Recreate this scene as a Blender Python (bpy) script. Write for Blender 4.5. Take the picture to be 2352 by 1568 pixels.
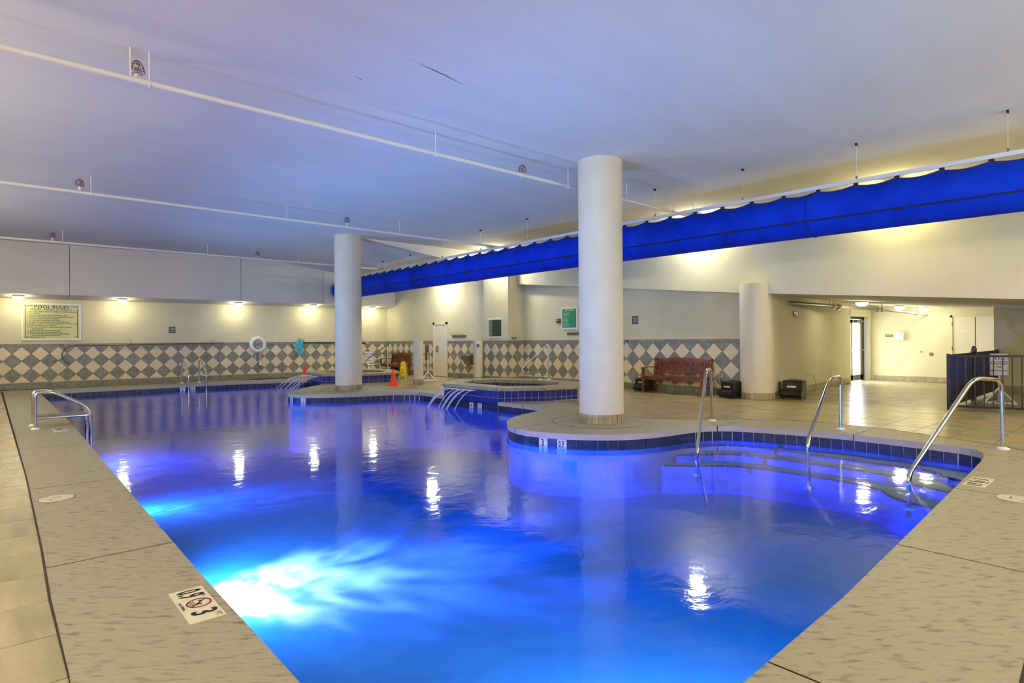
import bpy, bmesh, math, random
from mathutils import Matrix, Vector
random.seed(7)
for o in list(bpy.data.objects): bpy.data.objects.remove(o)
SC = bpy.context.scene; COL = SC.collection
PI = math.pi
# ------------------------------------------------------------------ camera
F, CX, HY, H = 1356., 1176., 781., 1.4
ROLL = math.atan(.0071); TH = math.radians(48.35)
FW = Vector((math.cos(TH), math.sin(TH), 0)); RT = Vector((math.sin(TH), -math.cos(TH), 0)); UP = Vector((0, 0, 1))
cam = bpy.data.cameras.new('camera'); co = bpy.data.objects.new('camera', cam); COL.objects.link(co)
c_, s_ = math.cos(ROLL), math.sin(ROLL)
r_ = RT*c_ - UP*s_; u_ = RT*s_ + UP*c_
co.matrix_world = Matrix(((r_.x, u_.x, -FW.x, 0), (r_.y, u_.y, -FW.y, 0), (r_.z, u_.z, -FW.z, H), (0, 0, 0, 1)))
cam.lens = 36*F/2352; cam.shift_y = -3/2352; cam.clip_start = .05; cam.clip_end = 200
SC.camera = co
SC.view_settings.view_transform = 'Standard'; SC.view_settings.look = 'None'
SC.view_settings.gamma = 1; SC.view_settings.use_curve_mapping = False
SC.view_settings.exposure = 0.6
SC.cycles.use_adaptive_sampling = True; SC.cycles.adaptive_threshold = .04; SC.cycles.max_bounces = 6; SC.cycles.diffuse_bounces = 3; SC.cycles.glossy_bounces = 3
SC.cycles.transmission_bounces = 3; SC.cycles.transparent_max_bounces = 10
SC.cycles.caustics_refractive = True; SC.cycles.caustics_reflective = False
SC.cycles.sample_clamp_indirect = 6.0; SC.cycles.use_denoising = True
W = bpy.data.worlds.new('world'); SC.world = W; W.use_nodes = True
W.node_tree.nodes['Background'].inputs[0].default_value = (.85, .92, 1, 1)
W.node_tree.nodes['Background'].inputs[1].default_value = 16.0
LAMP = 40.0                                      # strength of the wall and ceiling domes
def light(name, kind, loc, energy, color, target=None, **kw):
    d = bpy.data.lights.new(name, kind); d.energy = energy; d.color = color
    for k, v in kw.items(): setattr(d, k, v)
    o = bpy.data.objects.new(name, d); COL.objects.link(o); o.location = loc
    if target: o.rotation_euler = (Vector(target)-Vector(loc)).to_track_quat('-Z', 'Y').to_euler()
    return o
PB = (.30, .49, 1.0)
POOL_LIGHTS = [((1.16, 5.9, -.46), (4.4, 5.6, -.75), 460), ((1.22, 10.9, -.5), (6, 10.4, -1.0), 620), ((1.28, 17.2, -.55), (6, 16.4, -1.3), 640),
               ((2.4, 1.4, -.6), (6.5, 3.8, -.9), 430)]  # last one is an unseen lamp added to brighten the right half
for p, t, e in POOL_LIGHTS:
    light('pool_lamp', 'SPOT', p, e*.88, PB, t, spot_size=math.radians(168), spot_blend=.7, shadow_soft_size=.09)
for p, e in (((-3.2, 2.5, 3.0), 260), ((-3.2, 9, 3.0), 260), ((-3.2, 16, 3.0), 220), ((3.0, -3.2, 3.0), 260), ((8.5, -3.2, 3.0), 260), ((12.6, -3.0, 3.0), 160)):
    light('fill_lamp', 'POINT', p, e*.9, (1, .93, .78), shadow_soft_size=.3)      # unseen fill lamps added behind the camera
def ripple(o, sc=(2.2, 9, 2.2), lo=.42, hi=.66, base=.12):     # noise in the lamp strength stands in for ripple caustics
    d = o.data; d.use_nodes = True; N = d.node_tree.nodes; L = d.node_tree.links; em = N['Emission']
    tc = N.new('ShaderNodeTexCoord'); mp = N.new('ShaderNodeMapping'); mp.inputs['Scale'].default_value = sc; nz = N.new('ShaderNodeTexNoise'); nz.inputs['Scale'].default_value = 1.6; nz.inputs['Detail'].default_value = 4; nz.inputs['Distortion'].default_value = .8
    mr = N.new('ShaderNodeMapRange'); mr.inputs[1].default_value = lo; mr.inputs[2].default_value = hi; mr.inputs[3].default_value = base; mr.inputs[4].default_value = 1.7
    L.new(tc.outputs['Normal'], mp.inputs[0]); L.new(mp.outputs[0], nz.inputs['Vector']); L.new(nz.outputs[0], mr.inputs[0]); L.new(mr.outputs[0], em.inputs['Strength'])
for p, t, e, a in (((1.16, 5.9, -.46), (2.2, 5.65, -.95), 6500, 88), ((1.16, 5.9, -.46), (4.0, 5.3, -.95), 2400, 40), ((1.22, 10.9, -.5), (2.6, 10.3, -1.1), 1500, 80), ((1.28, 17.2, -.55), (2.8, 16.6, -1.5), 1300, 80)):
    ripple(light('pool_beam', 'SPOT', p, e, (1, .13, .40), t, spot_size=math.radians(a), spot_blend=1., shadow_soft_size=.03))  # extra pinkish spots added at the lamps to whiten their patches
# ------------------------------------------------------------------ pixel -> point on a surface of the room
def ray(x, y):
    u = x-CX; v = HY-y
    return FW + RT*((u*c_+v*s_)/F) + UP*((-u*s_+v*c_)/F)
CAM = Vector((0, 0, H))
def at_z(x, y, z=0.): r = ray(x, y); return CAM + r*((z-H)/r.z)
def at_X(x, y, X): r = ray(x, y); return CAM + r*(X/r.x)
def at_Y(x, y, Y): r = ray(x, y); return CAM + r*(Y/r.y)
def at_P(x, y, a, b):
    r = ray(x, y); n = Vector((-(b[1]-a[1]), b[0]-a[0])); t = (n.x*a[0]+n.y*a[1])/(n.x*r.x+n.y*r.y); return CAM + r*t
# ------------------------------------------------------------------ materials
def sr(r, g, b):
    f = lambda c: (c/255/12.92) if c <= 10.31 else ((c/255+.055)/1.055)**2.4
    return (f(r), f(g), f(b), 1)
MATS = {}
def mat(name, c1, c2=None, scale=3., rough=.6, bump=0., metal=0., rand=0., stretch=(1, 1, 1), spec=.5, emit=0., hue=None, detail=6., lo=.35, hi=.65, bscale=None, coat=0., rot=None):
    m = bpy.data.materials.new(name); m.use_nodes = True; nt = m.node_tree; N = nt.nodes; L = nt.links
    b = N['Principled BSDF']; b.inputs['Roughness'].default_value = rough; b.inputs['Metallic'].default_value = metal
    b.inputs['Specular IOR Level'].default_value = spec; b.inputs['Base Color'].default_value = c1
    b.inputs['Coat Weight'].default_value = coat
    if emit: b.inputs['Emission Color'].default_value = c1; b.inputs['Emission Strength'].default_value = emit
    g = N.new('ShaderNodeNewGeometry'); mp = N.new('ShaderNodeMapping'); mp.inputs['Scale'].default_value = stretch
    if rot is not None: mp.vector_type = 'TEXTURE'; mp.inputs['Rotation'].default_value = (0, 0, rot)
    L.new(g.outputs['Position'], mp.inputs[0])
    oi = N.new('ShaderNodeObjectInfo')
    if c2 or bump:
        nz = N.new('ShaderNodeTexNoise'); nz.noise_dimensions = '4D'; nz.inputs['Scale'].default_value = scale; nz.inputs['Detail'].default_value = detail
        L.new(mp.outputs[0], nz.inputs['Vector'])
        if rand:
            mw = N.new('ShaderNodeMath'); mw.operation = 'MULTIPLY'; mw.inputs[1].default_value = 40; L.new(oi.outputs['Random'], mw.inputs[0]); L.new(mw.outputs[0], nz.inputs['W'])
    col = None
    if c2:
        rp = N.new('ShaderNodeValToRGB'); rp.color_ramp.elements[0].color = c1; rp.color_ramp.elements[1].color = c2
        rp.color_ramp.elements[0].position = lo; rp.color_ramp.elements[1].position = hi
        L.new(nz.outputs[0], rp.inputs[0]); col = rp.outputs[0]
    if hue:      # some pieces drift to another colour
        mx = N.new('ShaderNodeMix'); mx.data_type = 'RGBA'
        n2 = N.new('ShaderNodeTexNoise'); n2.inputs['Scale'].default_value = .9; n2.inputs['Detail'].default_value = 4
        mp2 = N.new('ShaderNodeMapping'); mp2.inputs['Scale'].default_value = (2.2, .6, 1); L.new(g.outputs['Position'], mp2.inputs[0]); L.new(mp2.outputs[0], n2.inputs['Vector'])
        ad = N.new('ShaderNodeMath'); ad.operation = 'MULTIPLY_ADD'; ad.inputs[1].default_value = .22; L.new(oi.outputs['Random'], ad.inputs[0]); L.new(n2.outputs[0], ad.inputs[2])
        mr = N.new('ShaderNodeMapRange'); mr.inputs[1].default_value = .66; mr.inputs[2].default_value = .86; L.new(ad.outputs[0], mr.inputs[0])
        L.new(mr.outputs[0], mx.inputs[0]); L.new(col, mx.inputs[6]); mx.inputs[7].default_value = hue; col = mx.outputs[2]
    if rand:
        hs = N.new('ShaderNodeHueSaturation'); mr = N.new('ShaderNodeMapRange'); mr.inputs[3].default_value = 1-rand; mr.inputs[4].default_value = 1+rand
        L.new(oi.outputs['Random'], mr.inputs[0]); L.new(mr.outputs[0], hs.inputs['Value'])
        if col: L.new(col, hs.inputs['Color'])
        else: hs.inputs['Color'].default_value = c1
        col = hs.outputs[0]
    if col: L.new(col, b.inputs['Base Color'])
    if bump:
        bp = N.new('ShaderNodeBump'); bp.inputs['Strength'].default_value = bump; bp.inputs['Distance'].default_value = .01
        src = nz
        if bscale:
            src = N.new('ShaderNodeTexNoise'); src.inputs['Scale'].default_value = bscale; src.inputs['Detail'].default_value = 5; L.new(mp.outputs[0], src.inputs['Vector'])
        L.new(src.outputs[0], bp.inputs['Height']); L.new(bp.outputs[0], b.inputs['Normal'])
    MATS[name] = m; return m
M_wall = mat('plaster', sr(221, 214, 180), sr(214, 206, 170), 1.2, .85, .05, bscale=60)
M_ceil = mat('ceiling_paint', sr(224, 219, 203), sr(216, 211, 196), .8, .9, .08, bscale=45, stretch=(.5, 2, 1))
M_col = mat('column_paint', sr(218, 210, 186), sr(211, 203, 177), 2, .8, .06, bscale=70)
M_grout = mat('wall_grout', sr(142, 128, 100), None, rough=.9)
M_fgrout = mat('floor_grout', sr(48, 40, 28), None, rough=.9)
M_tl = mat('cream_tile', sr(222, 210, 178), sr(226, 208, 166), 9, .45, .03, rand=.05)
M_tg = mat('grey_tile', sr(112, 112, 104), sr(152, 150, 138), 12, .45, .03, rand=.09, lo=.3, hi=.7)
M_base = mat('base_tile', sr(150, 138, 112), sr(178, 160, 132), 10, .5, .03, rand=.14)
M_ft = mat('floor_tile', sr(158, 144, 108), sr(186, 172, 132), 3.2, .24, .3, rand=.08, stretch=(1.6, .45, 1), hue=sr(186, 142, 84), bscale=30)
M_conc = mat('stamped_concrete', sr(106, 99, 80), sr(160, 151, 124), 24, .5, .8, stretch=(2.6, .8, 1), rot=-math.radians(41.65), detail=13, lo=.30, hi=.47, bscale=20)
M_cface = mat('coping_face', sr(176, 170, 160), None, rough=.5)
M_shell = mat('pool_plaster', sr(205, 212, 220), sr(190, 200, 214), 5, .7)
M_pt = mat('waterline_tile', sr(12, 24, 48), sr(28, 46, 84), 18, .38, .1, rand=.18)
M_tt = mat('blue_tub_tile', sr(20, 32, 112), sr(44, 58, 150), 22, .18, .1, rand=.16)
M_tgr = mat('white_grout', sr(205, 205, 200), None, rough=.8)
M_white = mat('white_paint', sr(238, 238, 236), None, rough=.4)
M_door = mat('door_paint', sr(232, 226, 206), sr(228, 220, 196), 2, rough=.4)
M_black = mat('black_paint', sr(14, 14, 15), None, rough=.4)
M_blackp = mat('black_plastic', sr(9, 9, 10), sr(16, 16, 17), 20, .35)
M_steel = mat('stainless_steel', sr(205, 203, 196), None, rough=.14, metal=1.)
M_grey = mat('grey_metal', sr(120, 118, 110), None, rough=.4, metal=.8)
M_pipe = mat('pipe_paint', sr(226, 220, 204), None, rough=.5)
M_wood = mat('bench_wood', sr(84, 34, 12), sr(142, 74, 34), 8, .35, .1, rand=.12, stretch=(1, 1, 1))
M_orange = mat('cone_orange', sr(255, 70, 24), None, rough=.45)
M_yellow = mat('sign_yellow', sr(240, 205, 20), None, rough=.4)
M_ink = mat('black_ink', sr(14, 20, 14), None, rough=.5)
M_green = mat('dark_green', sr(20, 62, 38), None, rough=.35)
M_green2 = mat('bright_green', sr(44, 150, 98), None, rough=.35)
M_grn3 = mat('grey_green', sr(72, 84, 62), None, rough=.4)
M_sage = mat('rules_board', sr(196, 196, 138), sr(206, 204, 150), 3, .2)
M_inkw = mat('white_ink', sr(236, 238, 232), None, rough=.5)
M_inkd = mat('green_ink', sr(16, 52, 26), None, rough=.5)
M_inkr = mat('red_ink', sr(132, 22, 40), None, rough=.5)
M_blues = mat('sign_blue', sr(16, 44, 150), None, rough=.3)
M_red = mat('red_plastic', sr(150, 32, 26), None, rough=.4)
M_cord = mat('tan_cord', sr(190, 150, 76), None, rough=.6)
M_rope = mat('rope', sr(222, 216, 200), None, rough=.8)
M_towel = mat('towel_cloth', sr(70, 176, 200), sr(96, 200, 216), 40, .95, .4)
M_duct = mat('duct_fabric', sr(4, 42, 176), sr(6, 56, 200), 2.5, .7, .25, bscale=9, spec=.12)
M_ductk = mat('duct_black', sr(10, 10, 22), None, rough=.6)
M_rail = mat('rail_white', sr(206, 208, 214), None, rough=.35)
M_alu = mat('aluminium', sr(128, 122, 104), None, rough=.35, metal=.7)
M_sash = mat('bronze_frame', sr(38, 30, 24), None, rough=.4)
M_terr = mat('terrace', sr(228, 232, 240), None, rough=.7)
M_brown = mat('brown_rail', sr(120, 76, 52), None, rough=.6)
M_mark = mat('marker_tile', sr(224, 214, 180), None, rough=.35)
M_markw = mat('marker_white', sr(226, 226, 228), None, rough=.3)
M_lid = mat('skimmer_lid', sr(206, 202, 180), sr(192, 188, 164), 10, .5)
def emis(name, c, s):
    m = bpy.data.materials.new(name); m.use_nodes = True; b = m.node_tree.nodes['Principled BSDF']
    b.inputs['Base Color'].default_value = c; b.inputs['Emission Color'].default_value = c; b.inputs['Emission Strength'].default_value = s; return m
M_lamp = emis('lamp_glass', (1, .93, .62, 1), LAMP)
M_lamp2 = emis('lamp_glass_yellow', (1, .92, .42, 1), LAMP*2.6)
M_lamp3 = emis('lamp_glass_bright', (1, .95, .76, 1), LAMP*4)
M_plens = emis('pool_lens', (.6, .75, 1, 1), 6)
def glassmat(name, rough=0., tint=(1, 1, 1, 1), ior=1.45):
    m = bpy.data.materials.new(name); m.use_nodes = True; nt = m.node_tree; nt.nodes.clear()
    o = nt.nodes.new('ShaderNodeOutputMaterial'); t = nt.nodes.new('ShaderNodeBsdfTransparent'); t.inputs[0].default_value = tint
    g = nt.nodes.new('ShaderNodeBsdfGlossy'); g.inputs['Roughness'].default_value = rough; f = nt.nodes.new('ShaderNodeFresnel'); f.inputs[0].default_value = ior
    ge = nt.nodes.new('ShaderNodeNewGeometry'); mm = nt.nodes.new('ShaderNodeMath'); mm.operation = 'SUBTRACT'; mm.use_clamp = True; nt.links.new(f.outputs[0], mm.inputs[0]); nt.links.new(ge.outputs['Backfacing'], mm.inputs[1])
    x = nt.nodes.new('ShaderNodeMixShader'); nt.links.new(mm.outputs[0], x.inputs[0]); nt.links.new(t.outputs[0], x.inputs[1]); nt.links.new(g.outputs[0], x.inputs[2]); nt.links.new(x.outputs[0], o.inputs[0])
    return m
M_glass = glassmat('pane_glass')
def watermat(name, ab, dens, refr=True, bs=.35, dist=.012):
    m = bpy.data.materials.new(name); m.use_nodes = True; nt = m.node_tree; N = nt.nodes; L = nt.links; N.clear()
    o = N.new('ShaderNodeOutputMaterial')
    g = N.new('ShaderNodeNewGeometry'); mp = N.new('ShaderNodeMapping'); mp.inputs['Scale'].default_value = (1, 1.35, 1)
    L.new(g.outputs['Position'], mp.inputs[0])
    n1 = N.new('ShaderNodeTexNoise'); n1.inputs['Scale'].default_value = 2.4; n1.inputs['Detail'].default_value = 5; n1.inputs['Roughness'].default_value = .55; n1.inputs['Distortion'].default_value = .6
    L.new(mp.outputs[0], n1.inputs['Vector'])
    bp = N.new('ShaderNodeBump'); bp.inputs['Strength'].default_value = bs; bp.inputs['Distance'].default_value = dist; L.new(n1.outputs[0], bp.inputs['Height'])
    if refr:
        b = N.new('ShaderNodeBsdfRefraction'); b.inputs['IOR'].default_value = 1.33; b.inputs['Roughness'].default_value = 0
    else:
        b = N.new('ShaderNodeBsdfTransparent')
    gl = N.new('ShaderNodeBsdfGlossy'); gl.inputs['Roughness'].default_value = .06; gl.inputs['Color'].default_value = (1, 1, 1, 1)
    fr = N.new('ShaderNodeFresnel'); fr.inputs['IOR'].default_value = 1.33
    for q in ([b, gl, fr] if refr else [gl, fr]): L.new(bp.outputs[0], q.inputs['Normal'])
    x = N.new('ShaderNodeMixShader'); L.new(fr.outputs[0], x.inputs[0]); L.new(b.outputs[0], x.inputs[1]); L.new(gl.outputs[0], x.inputs[2]); L.new(x.outputs[0], o.inputs['Surface'])
    v = N.new('ShaderNodeVolumeAbsorption'); v.inputs['Color'].default_value = ab; v.inputs['Density'].default_value = dens; L.new(v.outputs[0], o.inputs['Volume'])
    return m
M_water = watermat('pool_water', (.14, .77, .992, 1), 1.15, refr=False)
M_tubw = watermat('tub_water', (.1, .7, .97, 1), .8, refr=False)
M_fall = bpy.data.materials.new('falling_water'); M_fall.use_nodes = True
_n = M_fall.node_tree.nodes; _l = M_fall.node_tree.links; _b = _n['Principled BSDF']; _b.inputs['Base Color'].default_value = (.8, .86, 1, 1); _b.inputs['Roughness'].default_value = .15
_t = _n.new('ShaderNodeBsdfTransparent'); _x = _n.new('ShaderNodeMixShader'); _x.inputs[0].default_value = .48; _l.new(_t.outputs[0], _x.inputs[1]); _l.new(_b.outputs[0], _x.inputs[2]); _l.new(_x.outputs[0], _n['Material Output'].inputs[0])
# ------------------------------------------------------------------ mesh building
class MB:
    def __init__(s): s.v = []; s.f = []; s.sm = []
    def add(s, vs, fs, smooth=False):
        n = len(s.v); s.v += [tuple(v) for v in vs]; s.f += [tuple(i+n for i in f) for f in fs]; s.sm += [smooth]*len(fs); return s
    def box(s, x0, x1, y0, y1, z0, z1, M=None):
        vs = [Vector((x, y, z)) for z in (z0, z1) for x, y in ((x0, y0), (x1, y0), (x1, y1), (x0, y1))]
        if M: vs = [M @ v for v in vs]
        return s.add(vs, [(3, 2, 1, 0), (4, 5, 6, 7), (0, 1, 5, 4), (1, 2, 6, 5), (2, 3, 7, 6), (3, 0, 4, 7)])
    def prism(s, pts, z0, z1, z1f=None):     # polygon in XY, CCW
        n = len(pts); b = [(p[0], p[1], z0 if not callable(z0) else z0(p)) for p in pts]; t = [(p[0], p[1], z1 if not callable(z1) else z1(p)) for p in pts]
        return s.add(b+t, [tuple(range(n-1, -1, -1)), tuple(range(n, 2*n))]+[(i, (i+1) % n, n+(i+1) % n, n+i) for i in range(n)])
    def tube(s, pts, r, n=10, caps=True, closed=False):
        pts = [Vector(p) for p in pts]; m = len(pts); rings = []; pn = None
        for i, p in enumerate(pts):
            a = pts[(i-1) % m] if (closed or i) else p; b = pts[(i+1) % m] if (closed or i < m-1) else p
            t = (b-a).normalized()
            if pn is None:
                q = Vector((0, 0, 1)) if abs(t.z) < .9 else Vector((1, 0, 0)); pn = t.cross(q).normalized()
            pn = (pn - t*pn.dot(t)).normalized(); bn = t.cross(pn)
            rr = r(i/(m-1)) if callable(r) else r
            rings.append([p + (pn*math.cos(2*PI*k/n) + bn*math.sin(2*PI*k/n))*rr for k in range(n)])
        vs = [v for R in rings for v in R]; fs = []
        for i in range(m if closed else m-1):
            j = (i+1) % m
            fs += [(i*n+k, i*n+(k+1) % n, j*n+(k+1) % n, j*n+k) for k in range(n)]
        s.add(vs, fs, True)
        if caps and not closed: s.add(rings[0], [tuple(range(n-1, -1, -1))]); s.add(rings[-1], [tuple(range(n))])
        return s
    def lathe(s, prof, n=24, cx=0, cy=0, smooth=True, cap=True):   # prof: (r, z) from bottom to top
        vs = [(cx+r*math.cos(2*PI*k/n), cy+r*math.sin(2*PI*k/n), z) for r, z in prof for k in range(n)]
        s.add(vs, [(i*n+k, i*n+(k+1) % n, (i+1)*n+(k+1) % n, (i+1)*n+k) for i in range(len(prof)-1) for k in range(n)], smooth)
        if cap:
            s.add(vs[:n], [tuple(range(n-1, -1, -1))]); s.add(vs[-n:], [tuple(range(n))])
        return s
    def mesh(s, name, m):
        me = bpy.data.meshes.new(name); me.from_pydata(s.v, [], s.f); me.update()
        if any(s.sm): me.polygons.foreach_set('use_smooth', s.sm)
        if m: me.materials.append(m)
        return me
    def obj(s, name, m, parent=None, loc=None, rotz=0.):
        return link(name, s.mesh(name, m), parent, loc, rotz)
def link(name, me, parent=None, loc=None, rotz=0.):
    o = bpy.data.objects.new(name, me); COL.objects.link(o)
    if parent: o.parent = parent
    if loc is not None: o.location = loc
    if rotz: o.rotation_euler = (0, 0, rotz)
    return o
def tag(o, label=None, cat=None, group=None, kind=None):
    for k, v in (('label', label), ('category', cat), ('group', group), ('kind', kind)):
        if v: o[k] = v
    return o
def thing(name, loc, rotz, label, cat, group=None):
    return tag(link(name, None, None, loc, rotz), label, cat, group)
def struct(name, mb, m): return tag(mb.obj(name, m), kind='structure')
def copy_tree(o, parent=None):
    c = o.copy(); COL.objects.link(c); c.parent = parent
    for ch in list(o.children): copy_tree(ch, c)
    return c
def bevel(o, w=.005, seg=2):
    m = o.modifiers.new('bevel', 'BEVEL'); m.width = w; m.segments = seg; m.limit_method = 'ANGLE'; return o
_tc = {}
def text_mb(mb, s, size, x, z, align='CENTER', sx=1., bold=0., y=0.):
    """lettering laid in the local XZ plane, facing -y"""
    cu = bpy.data.curves.new('t', 'FONT'); cu.body = s; cu.size = size; cu.align_x = align; cu.align_y = 'CENTER'; cu.extrude = 0; cu.offset = bold; cu.resolution_u = 2
    o = bpy.data.objects.new('t', cu); COL.objects.link(o); dg = bpy.context.evaluated_depsgraph_get(); me = bpy.data.meshes.new_from_object(o.evaluated_get(dg))
    mb.add([(v.co.x*sx+x, y, v.co.y+z) for v in me.vertices], [tuple(p.vertices) for p in me.polygons])
    bpy.data.objects.remove(o); bpy.data.curves.remove(cu); bpy.data.meshes.remove(me)
# ------------------------------------------------------------------ plan of the pool
def chaikin(p, it=2):
    for _ in range(it):
        q = [p[0]]
        for a, b in zip(p[:-1], p[1:]):
            q += [(a[0]*.75+b[0]*.25, a[1]*.75+b[1]*.25), (a[0]*.25+b[0]*.75, a[1]*.25+b[1]*.75)]
        q.append(p[-1]); p = q
    return p
TUB2 = [(8.67, 10.25), (9.54, 9.6), (10.4, 9.4), (11.3, 10.2), (11.45, 11.6), (10.9, 12.9), (9.9, 13.35), (8.67, 12.35)]
TUB1 = [(8.30, 18.85), (9.43, 18.07), (10.43, 17.92), (10.98, 18.5), (11.40, 19.6), (10.97, 20.6), (9.9, 21.2), (8.62, 20.8)]
S1 = [(.95, 1.15), (3.46, 1.2), (6.09, 1.34)]
S2 = chaikin([(6.09, 1.34), (8.0, 1.44), (8.72, 1.49), (9.22, 1.62), (9.3, 2.2), (9.35, 2.88), (9.33, 3.45), (9.16, 4.1), (8.96, 4.72), (8.62, 5.02), (8.25, 5.12), (7.63, 5.18), (7.1, 5.35),
              (6.75, 5.62), (6.5, 5.93), (6.29, 6.36), (6.22, 6.81), (6.36, 7.24), (6.65, 7.65), (7.0, 7.95), (7.51, 8.2), (8.1, 8.35), (8.5, 8.5), (8.67, 8.95), (8.67, 10.25)])
S3 = chaikin([(8.67, 12.35), (8.78, 12.9), (8.85, 13.75), (8.5, 14.22), (7.75, 14.48), (6.98, 14.72), (6.25, 15.2), (6.02, 15.7), (6.15, 16.25), (6.5, 16.85), (7.1, 17.5), (7.6, 18.0), (8.0, 18.4), (8.30, 18.85)])
S4 = chaikin([(8.62, 20.8), (8.6, 21.1), (8.1, 21.5), (7.32, 21.74), (6.22, 21.95), (4.61, 21.95)])
S5 = [(1.12, 21.95), (1.1, 13.2), (1.03, 8.59), (.99, 6.12), (.96, 3.92)]
OUT = S1 + S2[1:] + S3 + S4 + S5
def dedupe(p):
    q = []
    for a in p:
        if not q or math.dist(a, q[-1]) > .01: q.append(a)
    return q
OUT = dedupe(OUT)
def offset(poly, d):      # + = outward for CCW
    n = len(poly); r = []
    for i in range(n):
        a, b, c = Vector(poly[i-1]), Vector(poly[i]), Vector(poly[(i+1) % n])
        n1 = Vector(((b-a).y, -(b-a).x)).normalized(); n2 = Vector(((c-b).y, -(c-b).x)).normalized()
        m = n1+n2; m = m/max(m.dot(n1), .35) if m.length > 1e-6 else n1
        r.append(tuple(b+m*d))
    return r
def inside(p, poly):
    x, y = p; c = False; n = len(poly)
    for i in range(n):
        x1, y1 = poly[i]; x2, y2 = poly[i-1]
        if (y1 > y) != (y2 > y) and x < (x2-x1)*(y-y1)/(y2-y1)+x1: c = not c
    return c
CONC = [(.25, -.3), (.24, .35), (1.6, .40), (3.08, .42), (3.73, .46), (6.2, .62), (8.4, .86), (9.2, 1.05), (9.62, 1.35), (9.85, 1.82), (10.04, 2.26), (10.3, 3.0), (10.32, 3.84), (10.2, 4.4), (9.8, 5.0), (9.1, 5.7), (8.75, 6.2), (8.7, 6.8), (8.95, 7.4), (9.2, 8.1), (9.5, 8.7), (9.7, 9.5), (9.2, 10.2), (9.2, 12.2), (9.5, 13.0), (9.45, 14.0), (9.1, 14.8), (8.75, 15.0), (8.8, 16.0), (8.75, 16.9), (8.7, 17.6), (8.8, 18.3), (9.0, 19.0), (9.1, 20.6), (9.3, 21.4), (8.8, 22.1), (7.6, 22.55), (6.0, 22.7), (.4, 22.75), (.33, 22.4), (.32, 16.9), (.31, 11.7), (.3, 7.9), (.27, 5.1), (.25, 4.1)]
def fill(outer, hole, z=0., zf=None):
    bm = bmesh.new()
    for poly in (outer, hole):
        if not poly: continue
        vs = [bm.verts.new((p[0], p[1], z)) for p in poly]
        for i in range(len(vs)): bm.edges.new((vs[i-1], vs[i]))
    bmesh.ops.triangle_fill(bm, edges=bm.edges[:], use_beauty=True)
    for f in bm.faces:
        f.normal_update()
        if f.normal.z < 0: f.normal_flip()
    return bm
def bm_obj(bm, name, m, parent=None):
    me = bpy.data.meshes.new(name); bm.to_mesh(me); bm.free()
    for q in (m if isinstance(m, (list, tuple)) else [m]): me.materials.append(q)
    return link(name, me, parent)
# ------------------------------------------------------------------ floor
bm = fill([(-4, -4), (22.4, -4), (22.4, 7.3), (14, 7.3), (14, 24.4), (-4, 24.4)], offset(OUT, .04), -.013)
floor = bm_obj(bm, 'floor', M_fgrout); tag(floor, kind='structure')
r = bmesh.ops
def tile_mesh(name, w, h, z0, z1, m, bev=.0015):
    mb = MB(); a, b = w/2, h/2
    vs = [(-a, -b, z0), (a, -b, z0), (a, b, z0), (-a, b, z0), (-a, -b, z1-bev), (a, -b, z1-bev), (a, b, z1-bev), (-a, b, z1-bev), (-a+bev, -b+bev, z1), (a-bev, -b+bev, z1), (a-bev, b-bev, z1), (-a+bev, b-bev, z1)]
    mb.add(vs, [(0, 1, 5, 4), (1, 2, 6, 5), (2, 3, 7, 6), (3, 0, 4, 7), (4, 5, 9, 8), (5, 6, 10, 9), (6, 7, 11, 10), (7, 4, 8, 11), (8, 9, 10, 11)])
    return mb.mesh(name, m)
G = .010
tiles = []      # (x, y, rot, mesh key)
m_sq = tile_mesh('tile', .5-G, .5-G, -.02, -.003, M_ft); m_bd = tile_mesh('tile', .417-G, .5-G, -.02, -.001, M_ft)
def walkable(x, y, rr=.3):
    if inside((x, y), OUT): return False
    if inside((x, y), CONC) and all(inside((x+dx, y+dy), CONC) for dx in (-rr*.8, rr*.8) for dy in (-rr*.8, rr*.8)): return False
    if any(inside((x+dx, y+dy), OUT) for dx in (-.27, 0, .27) for dy in (-.27, 0, .27)): return False
    if inside((x, y), TUB1) or inside((x, y), TUB2): return False
    if x < 13.85 and y > 23.9-.0534*(x-.3)+.1: return False
    if x > 13.5 and y > 6.3+.09*(x-13.6): return False
    if x > 13.4 and y > 14.4: return False
    return -1.6 < x < 22 and -2 < y < 23.8
for i in range(-4, 1):
    for k in range(-1, 48):
        x, y = .30-.25-.5*(-i), .35+.5*k
        if i <= 0 and walkable(x, y): tiles.append((x, y, 0, m_sq))
for i in range(1, 30):           # strip beyond the near coping and ledge by the left wall
    for y in (.1, -.4, 23.05):
        x = .27-.25+.5*i
        if x < 8.7 and (y < 1 or x < 9.5) and walkable(x, y): tiles.append((x, y, 0, m_sq))
for i in range(-4, 6):
    for k in range(-3, 18):
        x, y = 9.9+.2085+.417*i, .35+.5*k
        if walkable(x, y) and y < 8.4 and math.dist((x, y), (7.88, 6.56)) > .3: tiles.append((x, y, 0, m_bd))
q = math.sqrt(.5)
for i in range(-45, 45):
    for k in range(-40, 45):
        x, y = 12.42+(i+k)*.5*q, 0+(k-i)*.5*q+9
        if x < 7.2 or y > 23.6: continue
        if x+.3 < 12.41 and y < 8.4: continue
        if walkable(x, y): tiles.append((x, y, PI/4, m_sq))
def dcam(t): return (Vector((t[0], t[1], 0))-CAM).dot(FW)
def seen(t):
    p = Vector((t[0], t[1], 0))-CAM; d = p.dot(FW)
    return d > .6 and abs(p.dot(RT)/d) < .95 and H/d*F < 1000
vis = sorted([t for t in tiles if seen(t)], key=dcam); rest = [t for t in tiles if not seen(t)] + vis[300:]
for x, y, a, me in vis[:300]: link('floor_tile', me, floor, (x, y, 0), a)
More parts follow.
